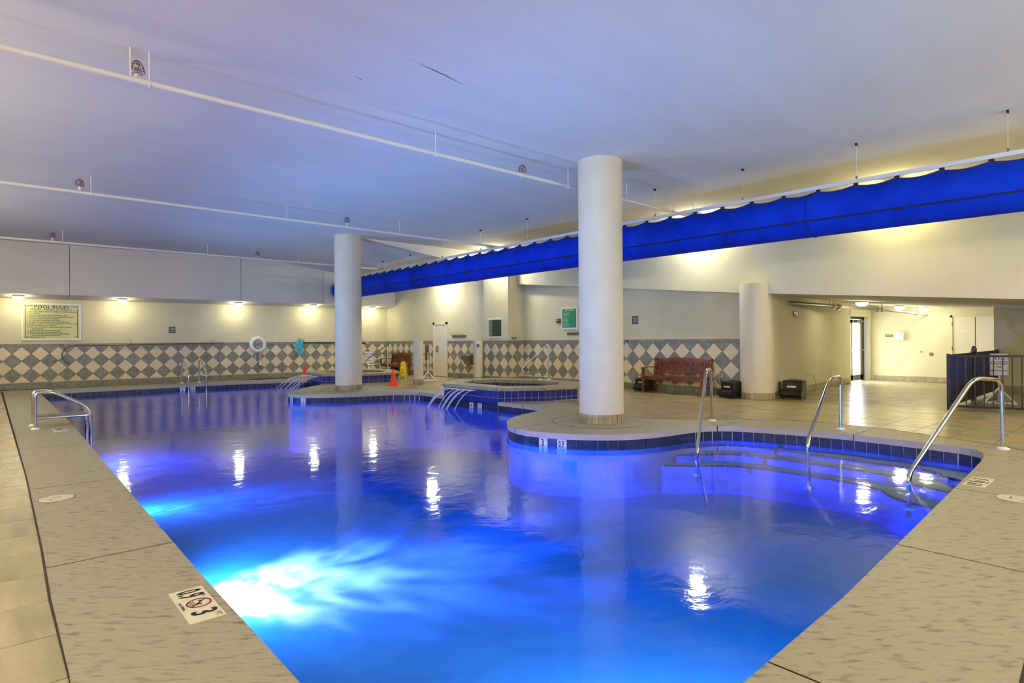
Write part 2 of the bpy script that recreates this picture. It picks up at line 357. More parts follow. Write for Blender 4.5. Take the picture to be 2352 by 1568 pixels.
mb = MB()
for x, y, a, me in rest:
    Mx = Matrix.Translation((x, y, 0)) @ Matrix.Rotation(a, 4, 'Z')
    mb.add([Mx @ v.co for v in me.vertices], [tuple(p.vertices) for p in me.polygons])
o = mb.obj('floor_tile', M_ft, floor); o['kind'] = 'stuff'
# ------------------------------------------------------------------ pool: coping slabs, basin, tiles, stairs
pool = thing('swimming_pool', (0, 0, 0), 0, 'large curved indoor swimming pool with stamped concrete coping and blue lit basin', 'pool')
def clip(bm, x0, x1, y0, y1):
    g = .006
    for co, no in (((x0+g, 0, 0), (-1, 0, 0)), ((x1-g, 0, 0), (1, 0, 0)), ((0, y0+g, 0), (0, -1, 0)), ((0, y1-g, 0), (0, 1, 0))):
        bmesh.ops.bisect_plane(bm, geom=bm.verts[:]+bm.edges[:]+bm.faces[:], plane_co=co, plane_no=no, clear_outer=True)
cells = [(-1, 1.5, -2, 2.35), (-1, 1.5, 2.35, 4.69), (-1, 1.5, 4.69, 7.3), (-1, 1.5, 7.3, 10.2), (-1, 1.5, 10.2, 13.4), (-1, 1.5, 13.4, 17), (-1, 1.5, 17, 20.5), (-1, 1.5, 20.5, 23),
         (1.5, 2.52, -2, 2), (2.52, 4.6, -2, 2), (4.6, 6.7, -2, 2), (6.7, 8.9, -2, 1.95), (8.9, 12, -2, 3.1), (6.7, 8.9, 1.95, 3.1), (5, 12, 3.1, 4.9), (5, 12, 4.9, 7.0), (5, 12, 7.0, 9.4), (5, 12, 9.4, 13.7), (5, 12, 13.7, 15.9), (5, 12, 15.9, 18.4), (7.8, 12, 18.4, 23), (1.5, 4.6, 20.5, 23), (4.6, 7.8, 18.4, 23)]
for c in cells:
    bm = fill(CONC, OUT); clip(bm, *c)
    if not bm.faces: bm.free(); continue
    res = bmesh.ops.extrude_face_region(bm, geom=bm.faces[:])
    vs = [g for g in res['geom'] if isinstance(g, bmesh.types.BMVert)]
    bmesh.ops.translate(bm, verts=vs, vec=(0, 0, -.088)); bmesh.ops.recalc_face_normals(bm, faces=bm.faces[:])
    for f in bm.faces:
        if abs(f.normal.z) < .5:
            m_ = f.calc_center_median(); q_ = min(math.dist((m_.x, m_.y), ((a_[0]+b_[0])/2, (a_[1]+b_[1])/2)) if False else abs((b_[0]-a_[0])*(a_[1]-m_.y)-(a_[0]-m_.x)*(b_[1]-a_[1]))/math.dist(a_, b_) if min(a_[0], b_[0])-.05 < m_.x < max(a_[0], b_[0])+.05 and min(a_[1], b_[1])-.05 < m_.y < max(a_[1], b_[1])+.05 else 9 for a_, b_ in zip(OUT, OUT[1:]+OUT[:1]))
            f.material_index = 1 if q_ < .004 else 2
        if f.normal.z > .5 and f.calc_center_median().z < -.05: f.normal_flip()
    bm_obj(bm, 'coping_slab', [M_conc, M_cface, M_fgrout], pool)
def zfl(p):
    y = p[1]; return -.95 if y < 8 else (-.95-.6*(y-8)/6 if y < 14 else -1.55)
WALLP = offset(OUT, .03)
bm = fill(WALLP, None, 0)
for yy in (8, 14): bmesh.ops.bisect_plane(bm, geom=bm.verts[:]+bm.edges[:]+bm.faces[:], plane_co=(0, yy, 0), plane_no=(0, 1, 0))
for v in bm.verts: v.co.z = zfl(v.co)
wv = WALLP; n = len(wv)
for i in range(n):
    a, b = wv[i], wv[(i+1) % n]
    q4 = [bm.verts.new(p) for p in ((b[0], b[1], -.086), (a[0], a[1], -.086), (a[0], a[1], -2), (b[0], b[1], -2))]
    bm.faces.new(q4)
basin = bm_obj(bm, 'basin', M_shell, pool)
# grout strip behind the waterline tile, then tile by tile
def along(poly, step, closed=True, skip=None):
    pts = poly + ([poly[0]] if closed else []); L = [0]
    for a, b in zip(pts[:-1], pts[1:]): L.append(L[-1]+math.dist(a, b))
    k = max(1, round(L[-1]/step)); st = L[-1]/k; r = []; j = 0
    for i in range(k):
        s = (i+.5)*st
        while L[j+1] < s: j += 1
        a, b = pts[j], pts[j+1]; t = (s-L[j])/(L[j+1]-L[j]); d = math.atan2(b[1]-a[1], b[0]-a[0])
        r.append((a[0]+(b[0]-a[0])*t, a[1]+(b[1]-a[1])*t, d, st))
    return r
T_IN = offset(OUT, .022)
def wtile(name, w, z0, z1, m, th=.008):
    return tile_mesh(name, w, z1-z0, 0, th, m, .0025)
def put_vtile(me, x, y, d, z, parent, name):
    """tile standing on a wall; wall runs along d, its outer side on the right hand, tile faces left (into the pool)"""
    o = link(name, me, parent); xa = Vector((math.cos(d), math.sin(d), 0)); nn = Vector((-math.sin(d), math.cos(d), 0)); za = Vector((0, 0, 1))
    o.matrix_world = Matrix(((xa.x, -za.x, nn.x, x), (xa.y, -za.y, nn.y, y), (0, -1, 0, z), (0, 0, 0, 1))) if False else Matrix(((-xa.x, 0, nn.x, x), (-xa.y, 0, nn.y, y), (0, 1, 0, z), (0, 0, 0, 1)))
    return o
segs = [(S1[0:1]+S1[1:]+S2[1:], 'near'), ([(8.67, 12.35)]+S3[1:], 'mid'), (S4+[(1.12, 21.95)], 'far'), ([(1.12, 21.95)]+S5[1:]+[(.95, 1.15)], 'left')]
MARK = []
wt = wtile('waterline_tile', .146, -.24, -.092, M_pt); wtp = []
for sg, nm in segs:
    line = dedupe(sg); line = [p for p in offset(line+[line[0]], 0)][:-1] if False else line
    for x, y, d, st in along(line, .154, False):
        nx, ny = math.sin(d), -math.cos(d)     # outward
        wtp.append((x+nx*.028, y+ny*.028, d, nm))
bg = MB()
P2 = offset(OUT, .0285)
for i in range(len(P2)):
    a, b = P2[i], P2[(i+1) % len(P2)]
    bg.add([(b[0], b[1], -.088), (a[0], a[1], -.088), (a[0], a[1], -.245), (b[0], b[1], -.245)], [(0, 1, 2, 3)])
bg.obj('grout', M_tgr, pool)
def vis_t(t):
    x, y, d, nm = t; nrm = Vector((-math.sin(d), math.cos(d), 0)); return nrm.dot(CAM-Vector((x, y, -.15))) > 0 and seen((x, y))
# depth numbers replace waterline tiles nearest these places
def near_idx(pt, lst): return min(range(len(lst)), key=lambda i: math.dist(pt, lst[i][:2]))
marks = {}
for px, py, z, s, in ((1240, 1017, -.15, '3'), (1282, 1020, -.15, '0.9'), (685, 916, -.15, '5'), (702, 918, -.15, '1.5'), (420, 893, -.15, '5'), (442, 893, -.15, '1.5')):
    p = at_z(px, py, z); marks[near_idx((p.x, p.y), wtp)] = s
wtv = sorted([i for i, t in enumerate(wtp) if vis_t(t)], key=lambda i: dcam(wtp[i])); keep = set(wtv[:292]) | set(marks)
mb = MB()
mkt = wtile('depth_marker', .146, -.24, -.092, M_markw)
for i, (x, y, d, nm) in enumerate(wtp):
    if i in keep:
        o = put_vtile(mkt if i in marks else wt, x, y, d, -.166, pool, 'depth_marker' if i in marks else 'waterline_tile')
        if i in marks:
            o['label'] = 'white tile with black depth number %s' % marks[i]
            t = MB(); s = marks[i]; text_mb(t, s, .15 if len(s) == 1 else .135, -.008, 0, sx=.75 if len(s) == 1 else .52, bold=.003)
            text_mb(t, 'FT' if len(s) == 1 else 'M', .035, .055, .045, sx=.8)
            t.v = [(v[0], v[2], .0095) for v in t.v]
            t.obj('numeral', M_ink, o)
    else:
        xa = Vector((-math.cos(d), -math.sin(d), 0)); nn = Vector((-math.sin(d), math.cos(d), 0))
        mb.add([Vector((x, y, -.166))+xa*v.co.x+Vector((0, 0, v.co.y))+nn*v.co.z for v in wt.vertices], [tuple(p.vertices) for p in wt.polygons])
o = mb.obj('waterline_tile', M_pt, pool); o['kind'] = 'stuff'
# stairs at the right hand end
OUTR = [p for p in S2 if p[1] < 5.25 and p[0] > 7.4]
def tread(curve, z, name='stair_tread'):
    curve = chaikin(curve, 2); mb = MB(); k = len(curve)
    hull = offset(OUT, .025)
    back = [(7.6, 5.3), (8.3, 5.25), (8.8, 5.12), (9.12, 4.84), (9.3, 4.15), (9.48, 3.45), (9.5, 2.88), (9.45, 2.1), (9.36, 1.5), (8.8, 1.38), (7.7, 1.30)]
    poly = curve + back[::-1] if curve[0][1] > curve[-1][1] else curve + back
    mb.prism(poly[::-1], -2, z); o = mb.obj(name, M_shell, pool)
    e = MB()      # nosing tiles
    for x, y, d, st in along(curve, .154, False):
        Mx = Matrix.Translation((x, y, 0)) @ Matrix.Rotation(d, 4, 'Z'); e.box(-.074, .074, -.004, .018, z-.022, z+.003, Mx)
    t = e.obj('nosing_tile', M_pt, o); t['kind'] = 'stuff'
    return o
tread([(8.2, 5.16), (8.5, 5.05), (8.86, 4.87), (9.03, 4.6), (9.1, 4.0), (9.08, 3.4), (9.05, 2.6), (9.1, 2.2), (8.95, 2.0), (8.75, 1.9), (8.6, 1.49)], -.31)
tread([(8.0, 5.18), (8.2, 5.0), (8.55, 4.8), (8.78, 4.5), (8.84, 3.89), (8.86, 3.1), (8.84, 2.56), (8.8, 2.3), (8.5, 2.15), (8.4, 1.9), (8.25, 1.47)], -.40)
tread([(7.7, 5.2), (7.9, 4.98), (8.2, 4.72), (8.48, 4.4), (8.56, 3.77), (8.6, 3.0), (8.5, 2.55), (8.15, 2.3), (8.0, 2.05), (7.92, 1.7), (7.88, 1.45)], -.52)
# underwater lamp niches, plus one for the added near-wall lamp
for p, t, e in POOL_LIGHTS:
    mb = MB(); d = Vector(t)-Vector(p); ang = 0 if p[1] > 2 else PI/2
    prof = [(.001, 0), (.10, .0), (.12, .02)]
    nx = 1 if p[1] > 2 else 0
    base = (1.0+.006*p[1]/2, p[1], p[2]) if nx else (p[0], 1.23, p[2])
    vs = []; n = 20
    for rr, h in prof:
        for k in range(n):
            a = 2*PI*k/n
            vs.append((base[0]+h, base[1]+rr*math.cos(a), base[2]+rr*math.sin(a)) if nx else (base[0]+rr*math.cos(a), base[1]+h, base[2]+rr*math.sin(a)))
    mb.add(vs, [(i*n+k, i*n+(k+1) % n, (i+1)*n+(k+1) % n, (i+1)*n+k) for i in range(2) for k in range(n)]+[tuple(range(n))])
    mb.obj('underwater_lamp', M_plens, pool)
# water
WP = offset(OUT, .034)
bm = fill(WP, None, -.2)
res = bmesh.ops.extrude_face_region(bm, geom=bm.faces[:]); vs = [g for g in res['geom'] if isinstance(g, bmesh.types.BMVert)]
bmesh.ops.translate(bm, verts=vs, vec=(0, 0, -2.2)); bmesh.ops.recalc_face_normals(bm, faces=bm.faces[:])
water = bm_obj(bm, 'pool_water', M_water); tag(water, 'blue lit water filling the whole swimming pool', 'water', kind='stuff')
# ------------------------------------------------------------------ hot tubs
def tub(P, label, mark, wl):
    cx = sum(p[0] for p in P)/8; cy = sum(p[1] for p in P)/8
    t = thing('hot_tub', (0, 0, 0), 0, label, 'hot tub')
    inn = offset(P, -.42); n = 8
    mb = MB()
    for i in range(n):
        a, b = P[i], P[(i+1) % n]; poolside = (i == n-1)
        zb = -1.9 if poolside else -.02
        c, d = offset(P, -.1)[(i+1) % n], offset(P, -.1)[i]
        mb.add([(a[0], a[1], zb), (b[0], b[1], zb), (b[0], b[1], .235), (a[0], a[1], .235)], [(0, 1, 2, 3)])
    mb.obj('outer_wall', M_tgr, t)
    ins = MB(); I = offset(P, -.5)
    for i in range(n):
        a, b = I[i], I[(i+1) % n]; ins.add([(b[0], b[1], -.7), (a[0], a[1], -.7), (a[0], a[1], .24), (b[0], b[1], .24)], [(0, 1, 2, 3)])
    ins.add([(p[0], p[1], -.7) for p in I], [tuple(range(n))]); ins.obj('basin', M_shell, t)
    O = offset(P, .05); J = offset(P, -.45)
    for i in range(n):
        a, b, c, d = Vector(O[i]), Vector(O[(i+1) % n]), Vector(J[(i+1) % n]), Vector(J[i])
        u = (b-a).normalized()*.003; q = [a+u, b-u, c-u, d+u]
        mb = MB().prism([tuple(v) for v in q], .236, .325); o = mb.obj('coping_slab', M_conc, t); bevel(o, .02, 3)
    # tiles
    mf = {}
    for i in range(n):
        a, b = Vector(P[i]), Vector(P[(i+1) % n]); L = (b-a).length; k = max(1, round(L/.158)); w = L/k; u = (b-a)/L; nn = Vector((u.y, -u.x)); poolside = (i == n-1)
        rows = [(.233, .085), (.079, -.068), (-.074, -.235)] if poolside else [(.233, .085), (.079, .003)]
        if nn.dot(Vector((0, 0))-a) < 0: continue
        for z1, z0 in rows:
            me = tile_mesh('tile', w-.008, z1-z0, 0, .007, M_pt if z1 < -.05 else M_tt, .0025)
            for j in range(k):
                p = a+u*(j+.5)*w; zc = (z0+z1)/2
                o = link('tile', me, t); o.matrix_world = Matrix(((u.x, 0, nn.x, p.x), (u.y, 0, nn.y, p.y), (0, 1, 0, zc), (0, 0, 0, 1)))
    # inner waterline tiles
    for i in range(n):
        a, b = Vector(I[i]), Vector(I[(i+1) % n]); L = (b-a).length; k = max(1, round(L/.158)); w = L/k; u = (b-a)/L; nn = Vector((-u.y, u.x))
        if nn.dot(Vector((0, 0))-a) < 0: continue
        me = tile_mesh('inner_tile', w-.008, .148, 0, .006, M_pt, .0025)
        for j in range(k):
            p = a+u*(j+.5)*w; o = link('inner_tile', me, t); o.matrix_world = Matrix(((-u.x, 0, nn.x, p.x), (-u.y, 0, nn.y, p.y), (0, 1, 0, .158), (0, 0, 0, 1)))
    bm = fill(offset(I, .01), None, wl); res = bmesh.ops.extrude_face_region(bm, geom=bm.faces[:]); vs = [g for g in res['geom'] if isinstance(g, bmesh.types.BMVert)]
    bmesh.ops.translate(bm, verts=vs, vec=(0, 0, -.95)); bmesh.ops.recalc_face_normals(bm, faces=bm.faces[:])
    w = bm_obj(bm, 'tub_water', M_tubw); tag(w, 'still water inside the ' + mark, 'water', kind='stuff')
    return t
t2 = tub(TUB2, 'nearer raised hot tub with dark blue tiles, left of the big round column', 'nearer hot tub', .12)
t1 = tub(TUB1, 'farther raised hot tub behind the slimmer round column', 'farther hot tub', .18)
light('tub_lamp', 'POINT', (10.0, 19.6, -.3), 25, PB, shadow_soft_size=.08)
for (cx, cy, s, t) in ((8.67, 11.87, '4', t2), (8.67, 11.55, '1.2', t2)):
    pass
for px, py, s in ((1082, 931, '4'), (1101, 932, '1.2')):
    p = at_X(px, py, 8.65); t = MB(); o = link('depth_marker', tile_mesh('depth_marker', .15, .15, 0, .014, M_markw, .002), t2)
    o.matrix_world = Matrix(((0, 0, -1, 8.67), (-1, 0, 0, p.y), (0, 1, 0, -.155), (0, 0, 0, 1)))
    text_mb(t, s, .14, -.005, 0, sx=.75 if len(s) == 1 else .5, bold=.003); t.v = [(v[0], v[2], .0155) for v in t.v]; t.obj('numeral', M_ink, o)
    o['label'] = 'white tile with black depth number %s' % s
def falls(name, label, x0, y0, y1, k, reach):
    t = thing(name, (0, 0, 0), 0, label, 'waterfall')
    sp = MB().box(x0-.06, x0+.1, min(y0, y1)-.05, max(y0, y1)+.05, .205, .228); sp.obj('spout', M_white, t)
    for i in range(k):
        y = y0+(y1-y0)*i/(k-1)+random.uniform(-.03, .03); rr = reach*random.uniform(.8, 1.1); w = random.uniform(.03, .075); pts = []
        for j in range(13):
            s = j/12; pts.append((x0-.05-rr*s, y+random.uniform(-.002, .002), .21-.42*s*s))
        mb = MB()
        for side in (-1, 1):
            pass
        vs = []; fs = []
        for j, p in enumerate(pts):
            s = j/12; ww = w*(1-.45*s); th = .008
            vs += [(p[0], p[1]-ww, p[2]), (p[0]-th, p[1], p[2]+th), (p[0], p[1]+ww, p[2]), (p[0]+th, p[1], p[2]-th)]
        for j in range(12):
            for q_ in range(4): fs.append((j*4+q_, j*4+(q_+1) % 4, j*4+4+(q_+1) % 4, j*4+4+q_))
        mb.add(vs, fs, True); mb.obj('water_stream', M_fall, t)
falls('waterfall', 'thin water streams spilling from the nearer hot tub into the pool', 8.62, 12.15, 11.1, 6, .62)
falls('waterfall', 'water sheet spilling from the farther hot tub into the pool', 8.38, 20.6, 19.2, 9, .85)
# ------------------------------------------------------------------ walls, ceiling
WA, WB = (.3, 23.9), (13.4, 23.2); WPH = math.atan2(WB[1]-WA[1], WB[0]-WA[0])
def wly(x): return WA[1]+(WB[1]-WA[1])/(WB[0]-WA[0])*(x-WA[0])
def zb(y):
    P = [(-4, 1.9), (0, 1.9), (1.7, 2.04), (6.8, 2.475), (14.7, 3.28), (30, 4)]
    for a, b in zip(P[:-1], P[1:]):
        if y <= b[0]: return a[1]+(b[1]-a[1])*(y-a[0])/(b[0]-a[0])
    return 4
ZC = 4.45
def zr(x): return ZC-max(0, x-8.2)*.118
wall_left = struct('wall_left', MB().prism([(-4, wly(-4)), (14, wly(14)), (14, wly(14)+.3), (-4, wly(-4)+.3)], -.02, ZC+.1), M_wall)
wall_back = struct('wall_back', MB().box(-4.2, -4, -4.2, 24.5, -.02, ZC+.1), M_wall)
wall_front = struct('wall_front', MB().box(-4.2, 22.6, -4.2, -4, -.02, ZC+.1), M_wall)
wall_right = struct('wall_right', MB().box(13.6, 13.9, 6.2, 14.67, -.02, ZC), M_wall)
MB().box(12.88, 14.2, 14.67, 15.94, -.02, ZC).obj('pilaster', M_wall, wall_right)
MB().box(13.25, 14.2, 15.94, 23.8, -.02, ZC).obj('end_panel', M_wall, wall_right)
ceiling = struct('ceiling', MB().box(-4.2, 13.62, -4.2, 15.96, ZC, ZC+.2), M_ceil)
cm = MB(); cm.box(-4.2, 8.2, 15.96, 24.6, ZC, ZC+.2); cm.prism([(8.2, 15.96), (14, 15.96), (14, 24.6), (8.2, 24.6)], lambda p: zr(p[0]), ZC+.2)
cm.obj('sloping_panel', M_ceil, ceiling)
cm = MB(); pp = [(13.5, y) for y in (-4, 0, 1.7, 6.8, 7.4)]
for a, b in zip(pp[:-1], pp[1:]):
    cm.prism([(13.5, a[1]), (22.6, a[1]), (22.6, b[1]), (13.5, b[1])], lambda p: zb(p[1]), 3.2)
cm.obj('corridor_panel', M_wall, ceiling)
bmz = MB(); ys = [-4, 0, 1.7, 6.8, 14.67]
for a, b in zip(ys[:-1], ys[1:]): bmz.prism([(13.3, a), (13.65, a), (13.65, b), (13.3, b)], lambda p: zb(p[1]), ZC)
struct('trim_1', bmz, M_wall)                                          # sloping beam over the right wall
# soffit over the left wall, cut in panels by its joints
def sfy(x): return 22.9-.4*x/13.2
sof = tag(link('trim_2', None), kind='structure')
js = [-4, 1.93, 6.95, 10.05, 13.3]
for a, b in zip(js[:-1], js[1:]):
    a2, b2 = a+.008, b-.008; mb = MB()
    F1 = [(a2, sfy(a2)), (b2, sfy(b2))]; Bk = [(b2, wly(b2)+.05), (a2, wly(a2)+.05)]
    def zz(p): return 2.9 if p[1] < wly(p[0])-.05 else 2.80
    xs = [a2, b2] if b2 < 8.2 or a2 > 8.2 else [a2, 8.2, b2]
    for u, v in zip(xs[:-1], xs[1:]): mb.prism([(u, sfy(u)), (v, sfy(v)), (v, wly(v)+.05), (u, wly(u)+.05)], zz, lambda p: zr(p[0])+.01)
    mb.obj('soffit_panel', M_ceil, sof)
MB().prism([(-4, sfy(-4)+.03), (13.3, sfy(13.3)+.03), (13.3, 23.4), (-4, 24)], 2.93, 3.6).obj('joint_backing', M_grout, sof)
# corridor on the right
wall_corridor = struct('wall_side', MB().prism([(13.75, 6.215), (19.2, 6.72), (20.05, 6.72), (20.05, 7.3), (13.75, 7.3)], -.02, 3.2), M_wall)
w5 = MB(); w5.box(21.95, 22.1, 4.53, 6.93, -.02, 3.0); w5.box(21.95, 22.6, 3.0, 4.53, 2.03, 3.0); w5.box(22.1, 22.6, 3.0, 4.53, -.02, 2.03)
wall_end = struct('wall_end', w5, M_wall)
struct('wall_recess', MB().box(19.3, 22.6, -4.2, 3.1, -.02, 3.0), M_wall)
hd = MB(); hd.box(20.0, 22.3, 6.72, 7.0, 2.08, 3.2); struct('trim_3', hd, M_wall)
# glass door in the side wall
door1 = tag(link('door_1', None, None, (20.05, 6.9, 0)), kind='structure')
fr = MB(); fr.box(0, .09, -.03, .05, 0, 2.08); fr.box(1.58, 1.7, -.03, .05, 0, 2.08); fr.box(0, 1.7, -.03, .05, 2.0, 2.08); fr.obj('frame', M_sash, door1)
lf = MB(); lf.box(1.36, 1.56, -.02, .02, .02, 1.99); lf.box(.55, .66, -.02, .02, .02, 1.99); lf.box(.55, 1.56, -.02, .02, .02, .2); lf.box(.55, 1.56, -.02, .02, 1.88, 1.99)
lf.obj('leaf_frame', M_alu, door1); MB().box(.6, 1.4, -.004, .004, .2, 1.9).obj('pane', M_glass, door1); MB().box(.1, .55, .01, .018, .05, 2.0).obj('pane', M_glass, door1)
MB().tube([(.56, -.06, 1.0), (1.55, -.06, 1.0)], .018).obj('push_bar', M_steel, door1)
MB().box(.9, 1.5, -.08, -.02, 1.9, 1.97).obj('closer', M_alu, door1); MB().box(.3, .42, -.01, .03, 0, 1.98).obj('mullion', M_sash, door1)
MB().box(21.77, 21.95, 6.74, 6.9, 0, 2.1).obj('trim', M_white)
tr = bpy.data.objects['trim']; tr.name = 'trim_4'; tag(tr, kind='structure')
# double doors
door2 = tag(link('door_2', None, None, (21.96, 4.53, 0), -PI/2), kind='structure')
MB().box(.02, .56, 0, .05, .01, 2.0).obj('leaf', M_door, door2); MB().box(.58, 1.5, 0, .05, .01, 2.0).obj('leaf', M_door, door2); MB().box(-.04, .02, -.03, .02, 0, 2.06).obj('jamb', M_wall, door2); MB().box(-.04, 1.5, -.03, .02, 2.0, 2.06).obj('head', M_wall, door2)
for z in (.3, 1.05, 1.8): MB().box(.0, .02, -.035, 0, z-.05, z+.05).obj('hinge', M_alu, door2)
t = MB(); text_mb(t, 'STAIR NO. 2', .07, .28, 1.58, bold=.002, y=-.006); t.obj('lettering', M_inkw, door2)
# white door in the far wall
dp = at_X(999.5, 860, 13.25); dq = at_X(1026, 860, 13.25)
door3 = tag(link('door_3', None, None, (13.25, dp.y, 0), -PI/2), kind='structure'); dw = dp.y-dq.y
j = MB(); j.box(-.1, .02, -.03, .02, 0, 2.12); j.box(dw-.02, dw+.08, -.03, .02, 0, 2.12); j.box(-.1, dw+.08, -.03, .02, 2.03, 2.14); j.obj('frame', M_door, door3)
MB().box(.02, dw-.02, -.012, .0, .02, 2.02).obj('leaf', M_door, door3); MB().box(.1, .26, -.02, -.012, .95, 1.2).obj('push_plate', M_steel, door3)
door4 = tag(link('door_4', None, None, (13.6, at_X(1436, 860, 13.6).y+.22, 0), -PI/2), kind='structure')
MB().box(-.9, 0, -.01, 0, 0.02, 2.1).obj('leaf', M_door, door4); MB().box(0, .17, -.035, .0, 0, 2.17).obj('frame', M_door, door4)
# base tiles round the corridor
def base_run(a, b, h, parent, m=M_base, w=.31, th=.012, z0=0., side=1, name='base_tile'):
    a = Vector(a); b = Vector(b); L = (b-a).length; k = max(1, round(L/w)); ww = L/k; u = (b-a)/L; nn = Vector((u.y, -u.x))*side
    me = tile_mesh(name, ww-.005, h, 0, th, m, .003)
    for j in range(k):
        p = a+u*(j+.5)*ww; s = 1 if side > 0 else -1
        o = link(name, me, parent); o.matrix_world = Matrix(((u.x*s, 0, nn.x, p.x), (u.y*s, 0, nn.y, p.y), (0, 1, 0, z0+h/2), (0, 0, 0, 1)))
base_run((13.65, 6.2), (19.2, 6.72), .16, wall_corridor); base_run((19.2, 6.72), (20.05, 6.72), .16, wall_corridor)
base_run((21.95, 6.65), (21.95, 4.6), .16, wall_end, side=1); base_run((19.3, 3.1), (19.3, -1), .16, bpy.data.objects['wall_recess'], side=1)
# diamond wainscot
D = .4518; HG = .004
def wains(parent, origin, rotz, L, phase, gaps=(), thick=.012):
    """local x along the wall, z up, -y towards the room"""
    root = link('wainscot', None, parent, origin, rotz)
    MB().box(0, L, -.004, 0, 0, 1.392).obj('grout_bed', M_grout, root)
    def poly(name, pts, m):
        pts = [Vector(p) for p in pts]; c = sum(pts, Vector((0, 0)))/len(pts); q = [c+(p-c)*(1-HG*2/max((p-c).length, .05)) for p in pts]; q2 = [c+(p-c)*(1-HG*3.4/max((p-c).length, .05)) for p in pts]
        mb = MB(); n = len(q); area = sum(q[i].x*q[(i+1) % n].y-q[(i+1) % n].x*q[i].y for i in range(n))
        if area < 0: q = q[::-1]; q2 = q2[::-1]
        mb.add([(p.x, -.003, p.y) for p in q]+[(p.x, -thick+.002, p.y) for p in q]+[(p.x, -thick, p.y) for p in q2],
               [(i, (i+1) % n, n+(i+1) % n, n+i) for i in range(n)]+[(n+i, n+(i+1) % n, 2*n+(i+1) % n, 2*n+i) for i in range(n)]+[tuple(range(2*n, 3*n))])
        mb.obj(name, m, root)
    def clipx(pts):
        r_ = []
        for lo_hi, side in ((0., 1), (L, -1)):
            src = pts; r_ = []
            for i in range(len(src)):
                a, b = src[i], src[(i+1) % len(src)]; ia = (a[0]-lo_hi)*side >= 0; ib = (b[0]-lo_hi)*side >= 0
                if ia: r_.append(a)
                if ia != ib: t = (lo_hi-a[0])/(b[0]-a[0]); r_.append((lo_hi, a[1]+(b[1]-a[1])*t))
            pts = r_
            if len(pts) < 3: return None
        xs = [p[0] for p in pts]
        return pts if max(xs)-min(xs) > .03 else None
    zt, zl = 1.305, 1.305-2.5*D
    def ok(x): return not any(a < x < b for a, b in gaps)
    k0 = int(-phase/D)-2
    for k in range(k0, int((L-phase)/D)+3):
        x = phase+k*D; h = D/2
        for nm, cxx, pts, m in (('tile', x, [(x, zt), (x-h, zt-h), (x, zt-D), (x+h, zt-h)], M_tl), ('tile', x, [(x, zt-D), (x-h, zt-D-h), (x, zt-2*D), (x+h, zt-D-h)], M_tl), ('tile', x, [(x, zt-2*D), (x-h, zl), (x+h, zl)], M_tl),
                           ('tile', x+h, [(x, zt), (x+h, zt-h), (x+D, zt)], M_tg), ('tile', x+h, [(x+h, zt-h), (x, zt-D), (x+h, zt-D-h), (x+D, zt-D)], M_tg), ('tile', x+h, [(x+h, zt-D-h), (x, zt-2*D), (x+h, zl), (x+D, zt-2*D)], M_tg)):
            if not ok(cxx): continue
            c = clipx(pts)
            if c: poly(nm, c, m)
    for z0, z1 in ((zt+.001, 1.39), (0, zl)):
        k = max(1, round(L/.31)); w = L/k
        for j in range(k):
            if ok((j+.5)*w): poly('border_tile', [(j*w, z0), ((j+1)*w, z0), ((j+1)*w, z1), (j*w, z1)], M_tg)
    return root
x0 = -.6; o0 = (x0, wly(x0), 0)
wains(wall_left, o0, WPH, 13.25-x0, .81-x0)
wains(wall_right, (13.6, 14.67, 0), -PI/2, 14.67-6.6, 14.67-9.49, gaps=((14.67-10.95, 14.67-10.4),))
wains(wall_right, (12.88, 14.67+1.27, 0), -PI/2, 1.27, 15.94-15.33)
wains(wall_right, (12.88, 14.67, 0), 0, .72, .17)     # pilaster return, seen from the pool side
e1 = wains(wall_right, (13.25, 23.2, 0), -PI/2, 23.2-15.94, 23.2-22.51, gaps=((23.2-dp.y-.3, 23.2-dq.y+.1),))
# outside the glass door
MB().box(17, 30, 7.32, 16, -.12, -.02).obj('terrace', M_terr); tag(bpy.data.objects['terrace'], kind='structure')
rl = thing('balcony_railing', (0, 0, 0), 0, 'brown balcony railing seen outdoors through the narrow glass door', 'railing')
for z in (.25, .65, 1.05): MB().box(20, 30, 10.6, 10.66, z, z+.05).obj('rail', M_brown, rl)
for i in range(20): MB().box(21+.35*i, 21.06+.35*i, 10.6, 10.66, -.02, 1.1).obj('post', M_brown, rl)
# ------------------------------------------------------------------ columns
def column(x, y, rr, h, label, nt=16, base=.15, top=None):
    t = thing('column', (x, y, 0), 0, label, 'column')
    MB().lathe([(rr, .0), (rr, h)], 56).obj('shaft', M_col, t)
    w = 2*PI*rr/nt
    for k in range(nt):
        a0, a1 = 2*PI*k/nt+.006/rr, 2*PI*(k+1)/nt-.006/rr; mb = MB(); vs = []
        for z in (0, base):
            for a in (a0, (a0+a1)/2, a1): vs.append(((rr+.014)*math.cos(a), (rr+.014)*math.sin(a), z))
            for a in (a0, (a0+a1)/2, a1): vs.append(((rr-.01)*math.cos(a), (rr-.01)*math.sin(a), z))
        mb.add(vs, [(0, 1, 7, 6), (1, 2, 8, 7), (6, 7, 10, 9), (7, 8, 11, 10), (0, 6, 9, 3), (2, 5, 11, 8)]); mb.obj('base_tile', M_base, t)
    return t
column(7.88, 6.56, .375, ZC, 'big cream round column nearest the camera, standing on the curved pool deck', 22)
column(7.83, 15.94, .375, ZC, 'tall cream round column behind the nearest one, beside the farther hot tub', 22)
c3 = column(13.46, 6.51, .375, 2.67, 'short round column at the wall corner, beside the black blowers', 22)
column(10.51, 16.42, .16, 1.40, 'waist high round post with tiled foot beside the orange cone', 10)
pst = column(13.60-.9, 17.05-1.0, .16, 1.40, 'waist high round post with a sticker, behind the nearer hot tub', 10, .14)
